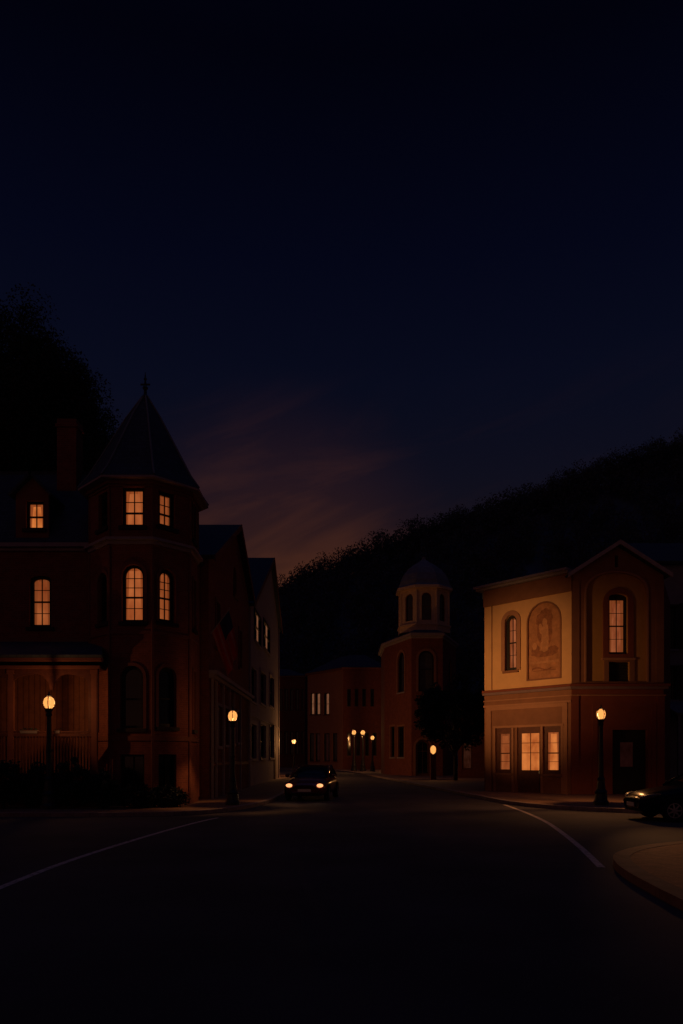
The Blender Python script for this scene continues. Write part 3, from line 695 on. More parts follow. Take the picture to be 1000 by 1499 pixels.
# upper storey right face, gable
zap, zev = 11.0, 9.75
ra = Rr.rect(858, 947, 838, 1001); rw = Rr.rect(892, 920.5, 868, 957); rv = Rr.rect(892, 923, 968, 1001)
def flat_arch(a0, a1, h0, h1, rise, n=18):
    return [(a0, h0), (a1, h0)] + [((a0 + a1) / 2 + (a1 - a0) / 2 * math.cos(math.pi * i / n), h1 - rise + rise * math.sin(math.pi * i / n) ** .75) for i in range(n + 1)]
arc = flat_arch(ra[0], ra[1], zm + .12, ra[3], 1.0)
slit = outline(*Rr.rect(900.5, 905.5, 813, 830))
MB().plate(Rr, [(0, zm), (Rr.L, zm), (Rr.L, zev), (Rr.L / 2, zap), (0, zev)], [arc, slit], -.30, 0).build('gable_wall', 'rust', OB)
window(OB, Rr, rw, 'lit_rose', 'seg', fw=.12, cols=2, bars=(.5,), thin=(.25, .75), sill=None, frame='frame_black', rec=.26, transom=.14)
vent_hole = outline(*rv); 
inner = [(p[0], p[1]) for p in flat_arch(ra[0] - .05, ra[1] + .05, zm + .08, ra[3] + .05, 1.0)]
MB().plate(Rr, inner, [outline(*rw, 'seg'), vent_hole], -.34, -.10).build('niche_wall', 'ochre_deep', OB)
MB().plate(Rr, outline(rw[0] - .24, rw[1] + .24, rw[2] - .16, rw[3] + .26, 'round'), [outline(rw[0] + .004, rw[1] - .004, rw[2] + .004, rw[3] - .004, 'seg')], -.097, -.04).build('window_surround', 'rust_dark', OB)
b = MB(); b.fbox(Rr, rw[0] - .30, rw[1] + .30, rw[2] - .26, rw[2] - .165, -.097, .0); b.build('window_sill', 'rust_pale', OB)
b = MB(); b.plate(Rr, outline(rv[0] - .20, rv[1] + .20, rv[2] - .04, rv[3] + .14), [outline(rv[0] + .004, rv[1] - .004, rv[2] + .004, rv[3] - .004)], -.097, -.03); vs_ = b.build('vent_surround', 'rust', OB)
b = MB().fbox(Rr, rv[0], rv[1], rv[2], rv[3], -.33, -.28)
for i in range(8): h = rv[2] + (rv[3] - rv[2]) * (i + .5) / 8; b.fbox(Rr, rv[0], rv[1], h - .03, h + .01, -.28, -.23)
b.build('louvre', 'frame_black', vs_)
MB().fbox(Rr, *Rr.rect(899, 907, 812, 831), -.33, -.305).build('slit_back', 'frame_black', OB)
b = MB(); lw = .07
oa = flat_arch(ra[0] - lw, ra[1] + lw, zm + .12, ra[3] + lw, 1.0); b.plate(Rr, oa, [flat_arch(ra[0] + .003, ra[1] - .003, zm + .122, ra[3] - .003, 1.0)], .003, .05); b.build('arch_moulding', 'rust_pale', OB)
for e in (.0, Rr.L - .34): MB().fbox(Rr, e, e + .34, zm + .1, zev - .25, .003, .035).build('pilaster', 'rust', OB)
# mid cornice and lower storey
def band(h0, h1, d, m, nm):
    b = MB()
    for F, e0, e1 in ((L_, .0, 0), (Rr, 0, .0)):
        b.fbox(F, -e0, F.L + d * .38, h0, h1, .003, d) if F is L_ else b.fbox(F, -d * .38, F.L + d, h0, h1, .003, d)
    return b.build(nm, m, OB)
band(4.86, 4.97, .22, 'rust_dark', 'cornice_top'); band(4.74, 4.857, .16, 'trim_mauve', 'cornice_band'); band(4.45, 4.50, .08, 'rust_pale', 'moulding')
LW = [(.0, .0), (L_.L, .0), (L_.L, zm), (.0, zm)]
dl = L_.rect(727, 750, 1066, 1131); dd = L_.rect(757.5, 793, 1064, 1160); dr_ = L_.rect(796, 822, 1066, 1131)
hl = dd[3]
dl = (dl[0], dl[1], dl[2], hl); dr_ = (dr_[0], dr_[1], dl[2], hl)
window(OB, L_, dl, 'lit_amber_dim', None, fw=.17, cols=1, bars=(.45,), thin=(.22, .72), sill='rust', frame='dark_wood', rec=.06, transom=.10)
window(OB, L_, dr_, 'lit_gold', None, fw=.17, cols=1, bars=(.45,), thin=(.22, .72), sill='rust', frame='dark_wood', rec=.06, transom=.10)
# door with glazed upper half
dd = (dd[0], dd[1], .14, hl); L_.holes.clear(); 
holes = [outline(*dl), outline(*dr_), outline(*dd)]
MB().plate(L_, LW, holes, -.28, 0).build('lower_wall', 'rust', OB)
gx = L_.rect(762.5, 788.5, 1073, 1127)
b = MB(); b.plate(L_, outline(*dd), [outline(*gx)], -.14, -.08)
b.fbox(L_, gx[0] - .02, gx[1] + .02, .35, gx[2] - .14, -.079, -.06)
door = b.build('door', 'dark_wood', OB)
MB().fbox(L_, gx[0] - .01, gx[1] + .01, gx[2] - .01, gx[3] + .01, -.13, -.115).build('pane', 'lit_gold', door)
b = MB(); ga, gh = gx[1] - gx[0], gx[3] - gx[2]
b.fbox(L_, gx[0] + ga / 2 - .016, gx[0] + ga / 2 + .016, gx[2], gx[3], -.114, -.09)
for t in (.47, .74): b.fbox(L_, gx[0], gx[1], gx[2] + gh * t - .014, gx[2] + gh * t + .014, -.113, -.092)
b.build('glazing_bar', 'dark_wood', door)
MB().tube([L_.w(dd[1] - .12, 1.0, -.06), L_.w(dd[1] - .12, 1.0, -.01), L_.w(dd[1] - .12, 1.18, -.01), L_.w(dd[1] - .12, 1.18, -.06)], .014, 6).build('handle', 'alloy', door)
b = MB()
for a in (dl[1] + .07, dr_[0] - .06, dl[0] - .07, dr_[1] + .07): b.fbox(L_, a - .055, a + .055, .13, hl, .003, .07)
b.fbox(L_, dl[0] - .14, dr_[1] + .14, hl + .004, hl + .10, .003, .09); b.build('door_surround', 'rust_pale', OB)
b = MB(); ph = L_.at(770, 1037)[1]
b.plate(L_, outline(.10, L_.L - .18, .13, ph + .16), [outline(.42, L_.L - .42, .131, ph)], .003, .055); b.fbox(L_, .0, L_.L + .02, ph + .163, ph + .25, .003, .10)
b.build('shop_frame', 'rust_pale', OB)
# lower right face: recessed dark doorway
ro = Rr.rect(897, 949, 1068, 1165); ro = (ro[0], ro[1], .13, ro[3])
MB().plate(Rr, [(0, 0), (Rr.L, 0), (Rr.L, zm), (0, zm)], [outline(*ro)], -.28, 0).build('lower_side_wall', 'rust_dark', OB)
d2 = MB().plate(Rr, outline(ro[0] - .02, ro[1] + .02, ro[2], ro[3] + .02), [outline(*Rr.rect(912, 931, 1086, 1122))], -.36, -.30).build('side_door', 'frame_black', OB)
MB().fbox(Rr, *Rr.rect(911, 932, 1085, 1123), -.35, -.33).build('pane', 'lit_faint', d2)
b = MB(); b.plate(Rr, outline(ro[0] - .9, ro[1] + .35, .13, 4.1), [outline(ro[0] - .68, ro[1] + .13, .131, 3.88)], .003, .05); b.build('side_frame', 'rust_dark', OB)
for e in (-.03, Rr.L - .30): MB().fbox(Rr, e, e + .33, .13, 4.45, .003, .05).build('lower_pilaster', 'rust_dark', OB)
for i in range(2, 6): F = Facade(Q[i], Q[(i + 1) % 6]); wall(OB, F, [(0, 0), (F.L, 0), (F.L, 9.5), (0, 9.5)], 'rust_dark', 'side_wall')
# roofs
b = MB(); b.fbox(L_, -.36, L_.L - .05, zt, zt + .10, -.3, .22); b.fbox(L_, -.42, L_.L - .05, zt + .102, zt + .20, -.3, .36); b.build('eave_cornice', 'trim_pale', OB)
b = MB(); gx0, gx1 = Q[1][0], Q[2][0]; gm = (gx0 + gx1) / 2
for e, xe in ((gx0 - .25, 1), (gx1 + .25, -1)):
    b.slab([(e, 31.2, zev - .02), (gm, 31.2, zap + .18), (gm, 40, zap + .18), (e, 40, zev - .02)], .10)
rfo = b.build('gable_roof', 'slate', OB)
b = MB()
for e in (gx0 - .25, gx1 + .25):
    b.add([(x, y, z) for y in (31.14, 31.198) for (x, z) in ((e, zev + .01), (gm, zap + .21), (gm, zap + .02), (e, zev - .18))],
          [(0, 1, 2, 3), (7, 6, 5, 4), (0, 4, 5, 1), (3, 2, 6, 7), (0, 3, 7, 4), (1, 5, 6, 2)])
b.build('bargeboard', 'trim_pale', rfo)
MB().prism([(6.9, 35.1), (9.95, 31.8), (10.6, 34), (16.4, 36.2), (16.4, 42), (10.2, 42)], 9.5, 9.84).build('flat_roof', 'lead', OB)

# grey house at the right edge
GH = thing('grey_house', (21, 44, .12), 'blue-grey house with dark shuttered windows at the right edge', 'house')
gf = Facade((17.6, 40), (29, 40))
for x0, y0, y1 in ((981, 888, 950), (998, 886, 950), (1018, 884, 948), (981, 977, 1024), (998, 976, 1024), (1018, 975, 1024)):
    window(GH, gf, gf.rect(x0, x0 + 10, y0, y1), 'glass_dark', None, fw=.08, cols=2, bars=(.5,), sill='stucco_blue', surround='frame_black', sw=.12)
wall(GH, gf, [(0, 0), (gf.L, 0), (gf.L, 12.6), (0, 12.6)], 'stucco_blue')
for F in (Facade((29, 40), (29, 50)), Facade((29, 50), (17.6, 50)), Facade((17.6, 50), (17.6, 40))): wall(GH, F, [(0, 0), (F.L, 0), (F.L, 12.6), (0, 12.6)], 'stucco_blue')
b = MB(); b.slab([(17.2, 39.6, 12.6), (29.4, 39.6, 12.6), (29.4, 45, 15.2), (17.2, 45, 15.2)], .15); b.slab([(17.2, 50.4, 12.6), (29.4, 50.4, 12.6), (29.4, 45, 15.2), (17.2, 45, 15.2)], .15); b.build('roof', 'slate', GH)
b = MB(); b.slab([(17.6, 37.6, 4.1), (29, 37.6, 4.1), (29, 39.98, 4.9), (17.6, 39.98, 4.9)], .12); b.box(17.7, 17.85, 37.7, 37.85, .12, 4.05); b.box(23, 23.15, 37.7, 37.85, .12, 4.05); b.build('porch', 'lead', GH)

# ------------------------------------------------------------------ street lamps
gm_ = bpy.data.materials.new('globe_glass'); gm_.use_nodes = True; t = gm_.node_tree
for n in list(t.nodes): t.nodes.remove(n)
em = t.nodes.new('ShaderNodeEmission'); em.inputs[0].default_value = (1.55, .58, .14, 1)
tp = t.nodes.new('ShaderNodeBsdfTransparent'); mx = t.nodes.new('ShaderNodeMixShader'); mx.inputs[0].default_value = .55
ot = t.nodes.new('ShaderNodeOutputMaterial'); t.links.new(tp.outputs[0], mx.inputs[1]); t.links.new(em.outputs[0], mx.inputs[2]); t.links.new(mx.outputs[0], ot.inputs[0])
M['globe_glass'] = gm_
lamp = thing('street_lamp', (0, 0, 0), 'lamp', 'street lamp', 'globe street lamps along the street')
MB().lathe([(.25, 0), (.25, .10), (.21, .16), (.19, .36), (.21, .42), (.15, .52), (.115, .80), (.13, .86), (.095, .92)], n=12).build('base', 'iron', lamp)
MB().lathe([(.088, .9), (.075, 1.6), (.085, 1.66), (.072, 1.72), (.062, 2.62), (.09, 2.68), (.07, 2.74), (.11, 2.82), (.13, 2.86)], n=12).build('pole', 'iron', lamp)
gl = MB().lathe([(.080, 2.862), (.122, 2.92), (.145, 2.99), (.146, 3.06), (.122, 3.14), (.06, 3.195)], n=20).build('globe', 'globe_glass', lamp, smooth=True)
b = MB()
for k in range(4):
    an = math.pi / 2 * k; c, s = math.cos(an), math.sin(an)
    b.tube([(.09 * c, .09 * s, 2.86), (.132 * c, .132 * s, 2.92), (.156 * c, .156 * s, 2.99), (.157 * c, .157 * s, 3.06), (.132 * c, .132 * s, 3.14), (.06 * c, .06 * s, 3.205)], .013, 6)
b.build('cage', 'iron', gl)
MB().lathe([(.07, 3.216), (.05, 3.25), (.02, 3.28), (.025, 3.31), (.004, 3.36)], n=10).build('cap', 'iron', lamp)
def bulb(root, z, power, r=.02, s=1):
    d = bpy.data.lights.new('bulb', 'POINT'); d.energy = power; d.color = WARM; d.shadow_soft_size = r
    o = bpy.data.objects.new('bulb', d); C.objects.link(o); o.parent = root; o.location = (0, 0, z); return o
def pool(root, power, size=140):
    """The lamp head's own downward light."""
    d = bpy.data.lights.new('down_light', 'SPOT'); d.energy = power; d.color = WARM; d.spot_size = R(size); d.spot_blend = .5; d.shadow_soft_size = .03
    o = bpy.data.objects.new('down_light', d); C.objects.link(o); o.parent = root; o.location = (0, 0, 3.08)
LAMPS = [((-3.73, 24.5, .125), 0.1, 1.00, 26, 'street lamp at the kerb corner in front of the gabled shop house'),
         ((8.87, 24.5, .125), 0.35, 1.02, 30, 'street lamp at the kerb in front of the ochre corner building'),
         ((-9.2, 22.55, .125), 0.2, 1.10, 62, 'street lamp rising from the shrubs before the porch of the brick house'),
         ((-4.15, 62, .125), 0, 1.0, 900, 'lone distant street lamp just above the dark car'),
         ((1.66, 92, .125), 0, 1.62, 420, 'leftmost of the three distant lamps at the end of the street'),
         ((2.80, 92, .125), 0, 1.62, 420, 'middle one of the three distant lamps at the end of the street'),
         ((3.86, 88, .125), 0, 1.36, 380, 'lowest and rightmost of the three distant lamps at the end of the street')]
for i, (p, rz, s, pw, lab) in enumerate(LAMPS):
    if i == 0:
        lr = lamp
    else: lr = dup(lamp, p, rz, s, lab)
    if i: bulb(lr, 3.03, pw)
    if i == 1: pool(lr, 560, 160)
lamp.location = LAMPS[0][0]; lamp.rotation_euler = (0, 0, .1); lamp['label'] = LAMPS[0][4]
bulb(lamp, 3.03, LAMPS[0][3])
pool(lamp, 270, 100)
# added spot beside the lamp head, put in to brighten the ochre wall
SPOT = 4000
sd = bpy.data.lights.new('added_beam', 'SPOT'); sd.energy = SPOT; sd.color = (1, .50, .17); sd.spot_size = R(38); sd.spot_blend = 1.0; sd.shadow_soft_size = .05
so = bpy.data.objects.new('added_beam', sd); C.objects.link(so)
so.location = (-3.45, 24.68, 3.0)
so.rotation_euler = (Vector((8.3, 33.5, 5.3)) - Vector(so.location)).to_track_quat('-Z', 'Y').to_euler()
sd = bpy.data.lights.new('added_beam', 'SPOT'); sd.energy = 850; sd.color = WARM; sd.spot_size = R(27); sd.spot_blend = 1.0; sd.shadow_soft_size = .05  # second added spot, put in to brighten the corner island
so = bpy.data.objects.new('added_beam', sd); C.objects.link(so); so.location = (8.78, 24.24, 3.1)
so.rotation_euler = (Vector((6.9, 10.9, 0)) - Vector(so.location)).to_track_quat('-Z', 'Y').to_euler()
# lantern on a brick gate pier
pier = thing('lantern_pier', (6.93, 54, .12), 'small lit lantern on a brick gate pier beside the cupola tower', 'gate pier')
MB().box(6.73, 7.13, 53.8, 54.2, .1, 1.95).box(6.68, 7.18, 53.75, 54.25, 1.95, 2.05).build('pier', 'red_brick', pier)
g2 = MB().lathe([(.09, 2.08), (.19, 2.18), (.21, 2.42), (.17, 2.58), (.08, 2.64)], (6.93, 54), 14).build('globe', 'globe_glass', pier, smooth=True)
MB().lathe([(.10, 2.641), (.14, 2.66), (.05, 2.74), (.01, 2.82)], (6.93, 54), 10).build('cap', 'iron', pier)
MB().lathe([(.10, 2.05), (.07, 2.079)], (6.93, 54), 10).build('socket', 'iron', pier)
bulb(pier, 2.25, 110)

# ------------------------------------------------------------------ cars (local frame: nose towards -x, length along x)
def loft(sections, closed=True):
    n = len(sections[0]); b = MB(); vs = [p for s in sections for p in s]
    fs = [(i * n + k, i * n + (k + 1) % n, (i + 1) * n + (k + 1) % n, (i + 1) * n + k) for i in range(len(sections) - 1) for k in range(n)]
    fs += [tuple(range(n)), tuple((len(sections) - 1) * n + k for k in range(n - 1, -1, -1))]
    return b.add(vs, fs)
def car(name, label, paint, loc, rz, hatch, lightmat):
    t = thing(name, (0, 0, 0), label, 'car')
    # x, half width low, half width belt, z low, z shoulder, z top
    st = [(0.00, .55, .60, .34, .52, .60), (.10, .72, .74, .24, .56, .70), (.35, .84, .82, .20, .60, .80), (.8, .87, .85, .19, .64, .88), (1.25, .87, .86, .19, .66, .95),
          (2.2, .88, .86, .19, .68, .98), (3.2, .88, .86, .19, .70, .99), (3.75, .86, .84, .22, .70, 1.0), (4.15, .80, .78, .28, .68, .96), (4.28, .66, .66, .36, .64, .88)]
    S = []
    for x, wl, wb, zl, zs, zt_ in st:
        S.append([(x, -wl * .92, zl), (x, -wl, (zl + zs) / 2), (x, -wb - .01, zs), (x, -wb * .93, zt_ - .05), (x, -wb * .5, zt_ + .01), (x, 0, zt_ + .02),
                  (x, wb * .5, zt_ + .01), (x, wb * .93, zt_ - .05), (x, wb + .01, zs), (x, wl, (zl + zs) / 2), (x, wl * .92, zl), (x, 0, zl - .01)])
    body = loft(S).build('body', paint, t, loc=(0, 0, 0), smooth=True, subsurf=1)
    # greenhouse
    xr = (3.95, 3.55) if hatch else (3.75, 3.05)
    gs = [(1.22, .76, .93), (1.75, .70, 1.24), (2.15, .63, 1.405), (2.6, .61, 1.44), (xr[1], .62, 1.41), ((xr[0] + xr[1]) / 2, .68, 1.24), (xr[0], .74, .97)]
    S = []
    for x, wt, zt_ in gs:
        S.append([(x, -.78, .92), (x, -.74, .92 + (zt_ - .92) * .5), (x, -wt, zt_ - .03 if zt_ > 1 else zt_), (x, -wt * .5, zt_), (x, 0, zt_ + .01), (x, wt * .5, zt_), (x, wt, zt_ - .03 if zt_ > 1 else zt_), (x, .74, .92 + (zt_ - .92) * .5), (x, .78, .92)])
    loft(S).build('windows', 'glass_dark', t, loc=(0, 0, 0), smooth=True, subsurf=1)
    S = []
    for x, wt, zt_ in gs[2:5]:
        S.append([(x, -wt - .03, zt_ - .07), (x, -wt, zt_ - .005), (x, -wt * .5, zt_ + .022), (x, 0, zt_ + .03), (x, wt * .5, zt_ + .022), (x, wt, zt_ - .005), (x, wt + .03, zt_ - .07), (x, 0, zt_ - .05)])
    loft(S).build('roof', paint, t, loc=(0, 0, 0), smooth=True, subsurf=1)
    for s in (-1, 1):
        for pp, rr in (([(1.20, s * .79, .93), (1.75, s * .725, 1.25), (2.15, s * .66, 1.405)], .035), ([(2.72, s * .80, .95), (2.72, s * .655, 1.41)], .035), ([(xr[0], s * .78, .96), (xr[1], s * .655, 1.40)], .05)):
            MB().tube(pp, rr, 6).build('pillar', paint, t, loc=(0, 0, 0), smooth=True)
        b = MB(); b.lathe([(.02, -.07), (.09, -.03), (.10, .03), (.03, .07)], n=10); o = b.build('mirror', paint, t, loc=(0, 0, 0), smooth=True); o.location = (1.42, s * .96, 1.0)
        # headlight: swept-back teardrop on the corner of the nose
        b = MB(); S = []
        for x, y, z, ry, rz_ in ((.055, .47, .60, .01, .01), (.075, .55, .615, .10, .055), (.17, .66, .65, .12, .07), (.33, .745, .70, .075, .055), (.52, .80, .745, .012, .012)):
            S.append([(x - .02, s * (y + ry * math.cos(a)), z + rz_ * math.sin(a)) for a in [2 * math.pi * k / 10 for k in range(10)]])
        hl_ = loft(S).build('headlight', 'glass_dim', t, loc=(0, 0, 0), smooth=True)
        b = MB()
        if lightmat:
            b.lathe([(.01, 0), (.075, .01), (.075, .03), (.01, .06)], n=12); lo_ = b.build('bulb', lightmat, hl_, loc=(0, 0, 0), smooth=True); lo_.location = (.045, s * .62, .635); lo_.scale = (1, 1.7, 1); lo_.rotation_euler = (0, R(-90), 0)
        else:
            b.lathe([(.01, 0), (.035, .01), (.03, .03), (.01, .045)], n=12); lo_ = b.build('lens', 'plate_white', hl_, loc=(0, 0, 0), smooth=True); lo_.location = (.10, s * .63, .66); lo_.rotation_euler = (0, R(-90), 0)
        b = MB(); b.box(4.22, 4.30, s * .62 - .12, s * .62 + .12, .66, .80); b.build('tail_light', 'flag_red', t, loc=(0, 0, 0))
    for x in (.82, 3.42):
        for s in (-1, 1):
            b = MB(); b.lathe([(.19, -.09), (.28, -.10), (.31, -.07), (.31, .07), (.28, .10), (.19, .09)], n=24, cap=False)
            b.lathe([(.20, -.088), (.20, .088)], n=24)
            wh = b.build('wheel', 'tyre', t, loc=(0, 0, 0), smooth=True); wh.location = (x, s * .80, .31); wh.rotation_euler = (R(90), 0, 0)
            b = MB(); z = s * -.092
            for k in range(7):
                a = 2 * math.pi * k / 7; c, sn = math.cos(a), math.sin(a)
                b.add([(.03 * c - .028 * sn, .03 * sn + .028 * c, z), (.03 * c + .028 * sn, .03 * sn - .028 * c, z), (.185 * c + .018 * sn, .185 * sn - .018 * c, z), (.185 * c - .018 * sn, .185 * sn + .018 * c, z),
                       (.03 * c - .028 * sn, .03 * sn + .028 * c, z * 1.1), (.03 * c + .028 * sn, .03 * sn - .028 * c, z * 1.1), (.185 * c + .018 * sn, .185 * sn - .018 * c, z * 1.06), (.185 * c - .018 * sn, .185 * sn + .018 * c, z * 1.06)],
                      [(0, 1, 2, 3), (7, 6, 5, 4), (0, 4, 5, 1), (1, 5, 6, 2), (2, 6, 7, 3), (3, 7, 4, 0)])
            b.lathe([(.178, z), (.178, z * 1.07), (.20, z * 1.07), (.20, z)], n=28, cap=False); b.lathe([(.045, z * 1.0), (.04, z * 1.16)] if z > 0 else [(.045, z * 1.16), (.04, z)], n=12)
            b.build('rim', 'alloy', wh, loc=(0, 0, 0))
            b = MB(); pts_ = [(x + .355 * math.cos(a), s * .878, .32 + .355 * math.sin(a)) for a in [math.pi * k / 14 for k in range(15)]]
            b.tube(pts_, .022, 6); b.build('wheel_arch', 'tyre', t, loc=(0, 0, 0), smooth=True)
    b = MB(); b.box(.005, .05, -.42, .42, .50, .57)
    for i in range(3): b.box(-.004, .02, -.40, .40, .505 + .022 * i, .515 + .022 * i)
    b.box(.03, .08, -.55, .55, .26, .36); b.build('grille', 'tyre', t, loc=(0, 0, 0))
    b = MB(); b.box(-.03, -.012, -.26, .26, .385, .495); pl = b.build('number_plate', 'plate_white', t, loc=(0, 0, 0))
    t.location = loc; t.rotation_euler = (0, 0, rz); return t
c1 = car('car', 'dark maroon saloon car with lit headlights facing the viewer by the left kerb', 'paint_maroon', (-1.49, 28.4, .0), math.atan2(.99, .12), False, 'headlight_lit')
c2 = car('car', 'dark navy hatchback parked beside the kerb under the ochre building, headlights off', 'paint_navy', (8.1, 20.05, .0), R(-1.5), True, None)
HEAD = 4
for s in (-1, 1):
    d = bpy.data.lights.new('head_beam', 'SPOT'); d.energy = HEAD; d.color = (1, .60, .32); d.spot_size = R(80); d.spot_blend = 1; d.shadow_soft_size = .05
    o = bpy.data.objects.new('head_beam', d); C.objects.link(o); o.parent = c1; o.location = (-.05, s * .60, .635); o.rotation_euler = (0, R(82), 0)

# ------------------------------------------------------------------ trees, shrubs, hill
def leaf_mesh(name, centers, size, m, parent=None, loc=(0, 0, 0)):
    n = len(centers); c = np.asarray(centers, float) - np.asarray(loc, float)
    d1 = rng.normal(size=(n, 3)); d1 /= np.linalg.norm(d1, axis=1)[:, None]
    d2 = np.cross(d1, rng.normal(size=(n, 3))); d2 /= np.linalg.norm(d2, axis=1)[:, None]
    sz = (size * rng.uniform(.6, 1.3, n))[:, None]
    v = np.stack([c - d1 * sz, c - d2 * sz * .55, c + d1 * sz, c + d2 * sz * .55], 1).reshape(-1, 3)
    me = bpy.data.meshes.new(name); me.vertices.add(4 * n); me.vertices.foreach_set('co', v.astype(np.float32).ravel())
    me.loops.add(4 * n); me.loops.foreach_set('vertex_index', np.arange(4 * n, dtype=np.int32))
    me.polygons.add(n); me.polygons.foreach_set('loop_start', np.arange(0, 4 * n, 4, dtype=np.int32)); me.polygons.foreach_set('loop_total', np.full(n, 4, np.int32))
    me.update(calc_edges=True); me.materials.append(M[m]); o = bpy.data.objects.new(name, me); C.objects.link(o)
    if parent: o.parent = parent
    else: o.location = loc
    return o
def clumps(n_cl, per, c, rad, cr):
    """Leaf centres in clumps spread through an ellipsoid."""
    d = rng.normal(size=(n_cl, 3)); d /= np.linalg.norm(d, axis=1)[:, None]
    cc = np.asarray(c) + d * (rng.uniform(.25, 1, n_cl) ** .5)[:, None] * np.asarray(rad)
    q = rng.normal(size=(n_cl, per, 3)); q *= (rng.uniform(0, 1, (n_cl, per, 1)) ** .4) / np.linalg.norm(q, axis=2)[:, :, None] * (1.6 * cr * rng.uniform(.6, 1.15, n_cl))[:, None, None]
    return cc, (cc[:, None, :] + q).reshape(-1, 3)
def tree(name, label, base, crowns, leaf, n_cl, per, cr, tr, group=None, cat='tree'):
    t = thing(name, base, label, cat, group)
    allp = []; b = MB(); B = Vector(base); top = Vector(crowns[0][0])
    b.tube([B, B.lerp(top, .35) + Vector((.1 * tr, 0, 0)), B.lerp(top, .7), top], [tr, tr * .75, tr * .5, tr * .15], 8)
    for c, rad in crowns:
        cc, p = clumps(n_cl, per, c, rad, cr); allp.append(p)
        for q in cc[:14]:
            s = B.lerp(top, random.uniform(.3, .7)); b.tube([s, s.lerp(Vector(q), .5) + Vector((0, 0, tr)), Vector(q)], [tr * .28, tr * .16, tr * .05], 5)
    b.build('trunk', 'bark', t); leaf_mesh('crown', np.concatenate(allp), leaf, 'leaf_dark', t, base); return t
tree('tree', 'towering dark tree behind the brick house, tallest at the left edge', (-21.5, 44, 0), [((-21.6, 44, 21.0), (5.2, 4.5, 9.4)), ((-18.0, 44, 20.4), (3.4, 4, 6.6)), ((-17.6, 44, 15.5), (3.6, 3.5, 5)), ((-19.5, 44, 11), (7, 4.5, 7))], .085, 340, 380, .85, .5, 'trees behind the brick house')
tree('tree', 'lower dark tree showing between chimney and tower roof of the brick house', (-13.6, 42, 0), [((-14.0, 42, 14.0), (3.3, 3, 6.0)), ((-13.6, 42, 10), (4.0, 3, 5))], .085, 260, 320, .7, .35, 'trees behind the brick house')
tree('street_tree', 'bushy dark street tree in front of the cupola tower entrance', (8.3, 52, .12), [((8.2, 52, 5.0), (2.1, 1.8, 2.9)), ((6.6, 52.4, 5.0), (1.1, 1.2, 2.0)), ((9.6, 52, 4.9), (1.3, 1.3, 2.1))], .11, 60, 80, .30, .16)
sh = [(-11.9, 22.9, 1.75, 'broad shrub at the far left edge under the porch rail'), (-10.7, 22.7, 1.55, 'rounded shrub left of the lamp before the porch'), (-9.75, 23.0, 1.35, 'low shrub just left of the lamp post before the porch'),
      (-8.55, 22.8, 1.6, 'full shrub just right of the lamp post before the porch'), (-7.6, 22.7, 1.15, 'shrub at the left foot of the brick tower'), (-6.6, 23.0, .75, 'small shrub under the basement windows of the brick tower'), (-5.75, 23.5, .6, 'smallest shrub at the right foot of the brick tower')]
for x, y, h, lab in sh:
    t = thing('shrub', (x, y, .12), lab, 'shrub', 'shrubs before the brick house')
    cc, p = clumps(34, 90, (x, y, .12 + h * .52), (.58, .42, h * .46), .13)
    p[:, 2] = np.maximum(p[:, 2], .16)
    leaf_mesh('foliage', p, .055, 'leaf_dark', t, (x, y, .12))
    b = MB()
    for q in cc[:8]: b.tube([(x, y, .1), ((x + q[0]) / 2, (y + q[1]) / 2, q[2] * .6), tuple(q)], [.03, .02, .006], 5)
    b.build('stem', 'bark', t)
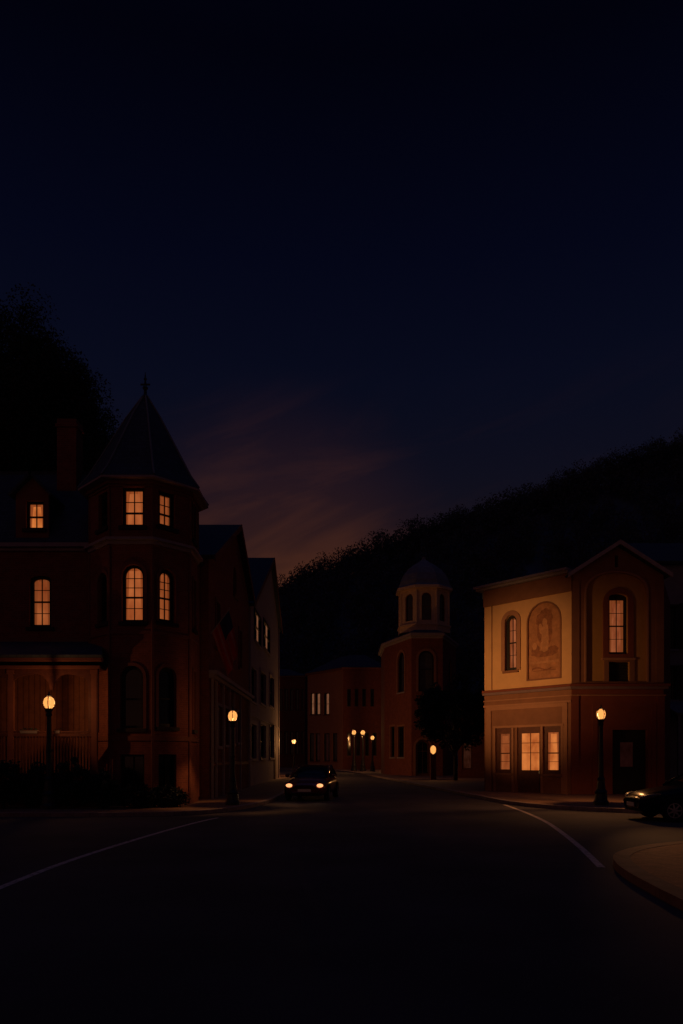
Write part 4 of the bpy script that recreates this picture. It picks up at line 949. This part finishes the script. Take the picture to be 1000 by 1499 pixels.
# wooded hillside
HY0, HY1 = 138., 250.
SIL = [(-.62, .02), (-.30, .14), (-.085, .243), (-.05, .268), (.057, .306), (.114, .325), (.228, .366), (.305, .388), (.38, .415), (.43, .437), (.476, .452), (.62, .49), (1.2, .5)]
def ridge(r): return np.interp(r, [a for a, _ in SIL], [b_ for _, b_ in SIL])
nx, ny = 90, 34
vs = []; xs = np.linspace(-190, 290, nx); ys = np.concatenate([np.linspace(HY0, HY1, ny - 6), np.linspace(HY1 + 12, HY1 + 120, 6)])
def hz(x, y):
    top = ridge(np.asarray(x) / HY1) * HY1 + EYE - 7.5
    u = np.clip((np.asarray(y) - HY0) / (HY1 - HY0), 0, 1)
    return np.where(y <= HY1, top * (u ** .92), top * (1 - .25 * ((np.asarray(y) - HY1) / 120) ** 1.5)) - .3 + .9 * np.sin(x * .11 + y * .07) * u
b = MB(); b.add([(x, y, float(hz(x, y))) for y in ys for x in xs], [(j * nx + i, j * nx + i + 1, (j + 1) * nx + i + 1, (j + 1) * nx + i) for j in range(ny - 1) for i in range(nx - 1)])
struct(b.build('hill', 'leaf_hill_haze', smooth=True))
pc = []
n_tr = 5200
tx = rng.uniform(-150, 260, n_tr); ty = rng.uniform(HY0 + 4, HY1 + 14, n_tr)
k = 900; tx[:k] = rng.uniform(-100, 200, k); ty[:k] = rng.uniform(HY1 - 6, HY1 + 6, k)
tz = hz(tx, ty); th = rng.uniform(4.5, 8.5, n_tr) ; th[:k] = rng.uniform(4, 12, k)
keep = np.abs(tx / ty) < .62; tx, ty, tz, th = tx[keep], ty[keep], tz[keep], th[keep]
for x, y, z, h in zip(tx, ty, tz, th):
    m_ = 150; d = rng.normal(size=(m_, 3)); d /= np.linalg.norm(d, axis=1)[:, None]
    pc.append(np.array((x, y, z + h * .58)) + d * (rng.uniform(.3, 1, m_) ** .4)[:, None] * np.array((h * .34, h * .34, h * .46)))
tag(leaf_mesh('woodland', np.concatenate(pc), .36, 'leaf_hill_haze'), 'dark wooded hillside rising to the right behind the town', 'woodland', None, 'stuff')

# ------------------------------------------------------------------ evening haze
HAZE = 0
hm = bpy.data.materials.new('haze_air'); hm.use_nodes = True; t = hm.node_tree
for n in list(t.nodes): t.nodes.remove(n)
pv = t.nodes.new('ShaderNodeVolumePrincipled'); pv.inputs['Color'].default_value = (.85, .88, .95, 1); pv.inputs['Density'].default_value = HAZE; pv.inputs['Anisotropy'].default_value = .0
ot = t.nodes.new('ShaderNodeOutputMaterial'); t.links.new(pv.outputs[0], ot.inputs['Volume'])
M['haze_air'] = hm
if HAZE:
    hz_o = MB().box(-720, 720, -70, 720, -1.2, 160).build('haze', 'haze_air'); hz_o['kind'] = 'stuff'; hz_o['label'] = 'thin evening haze over the street'; hz_o['category'] = 'haze'
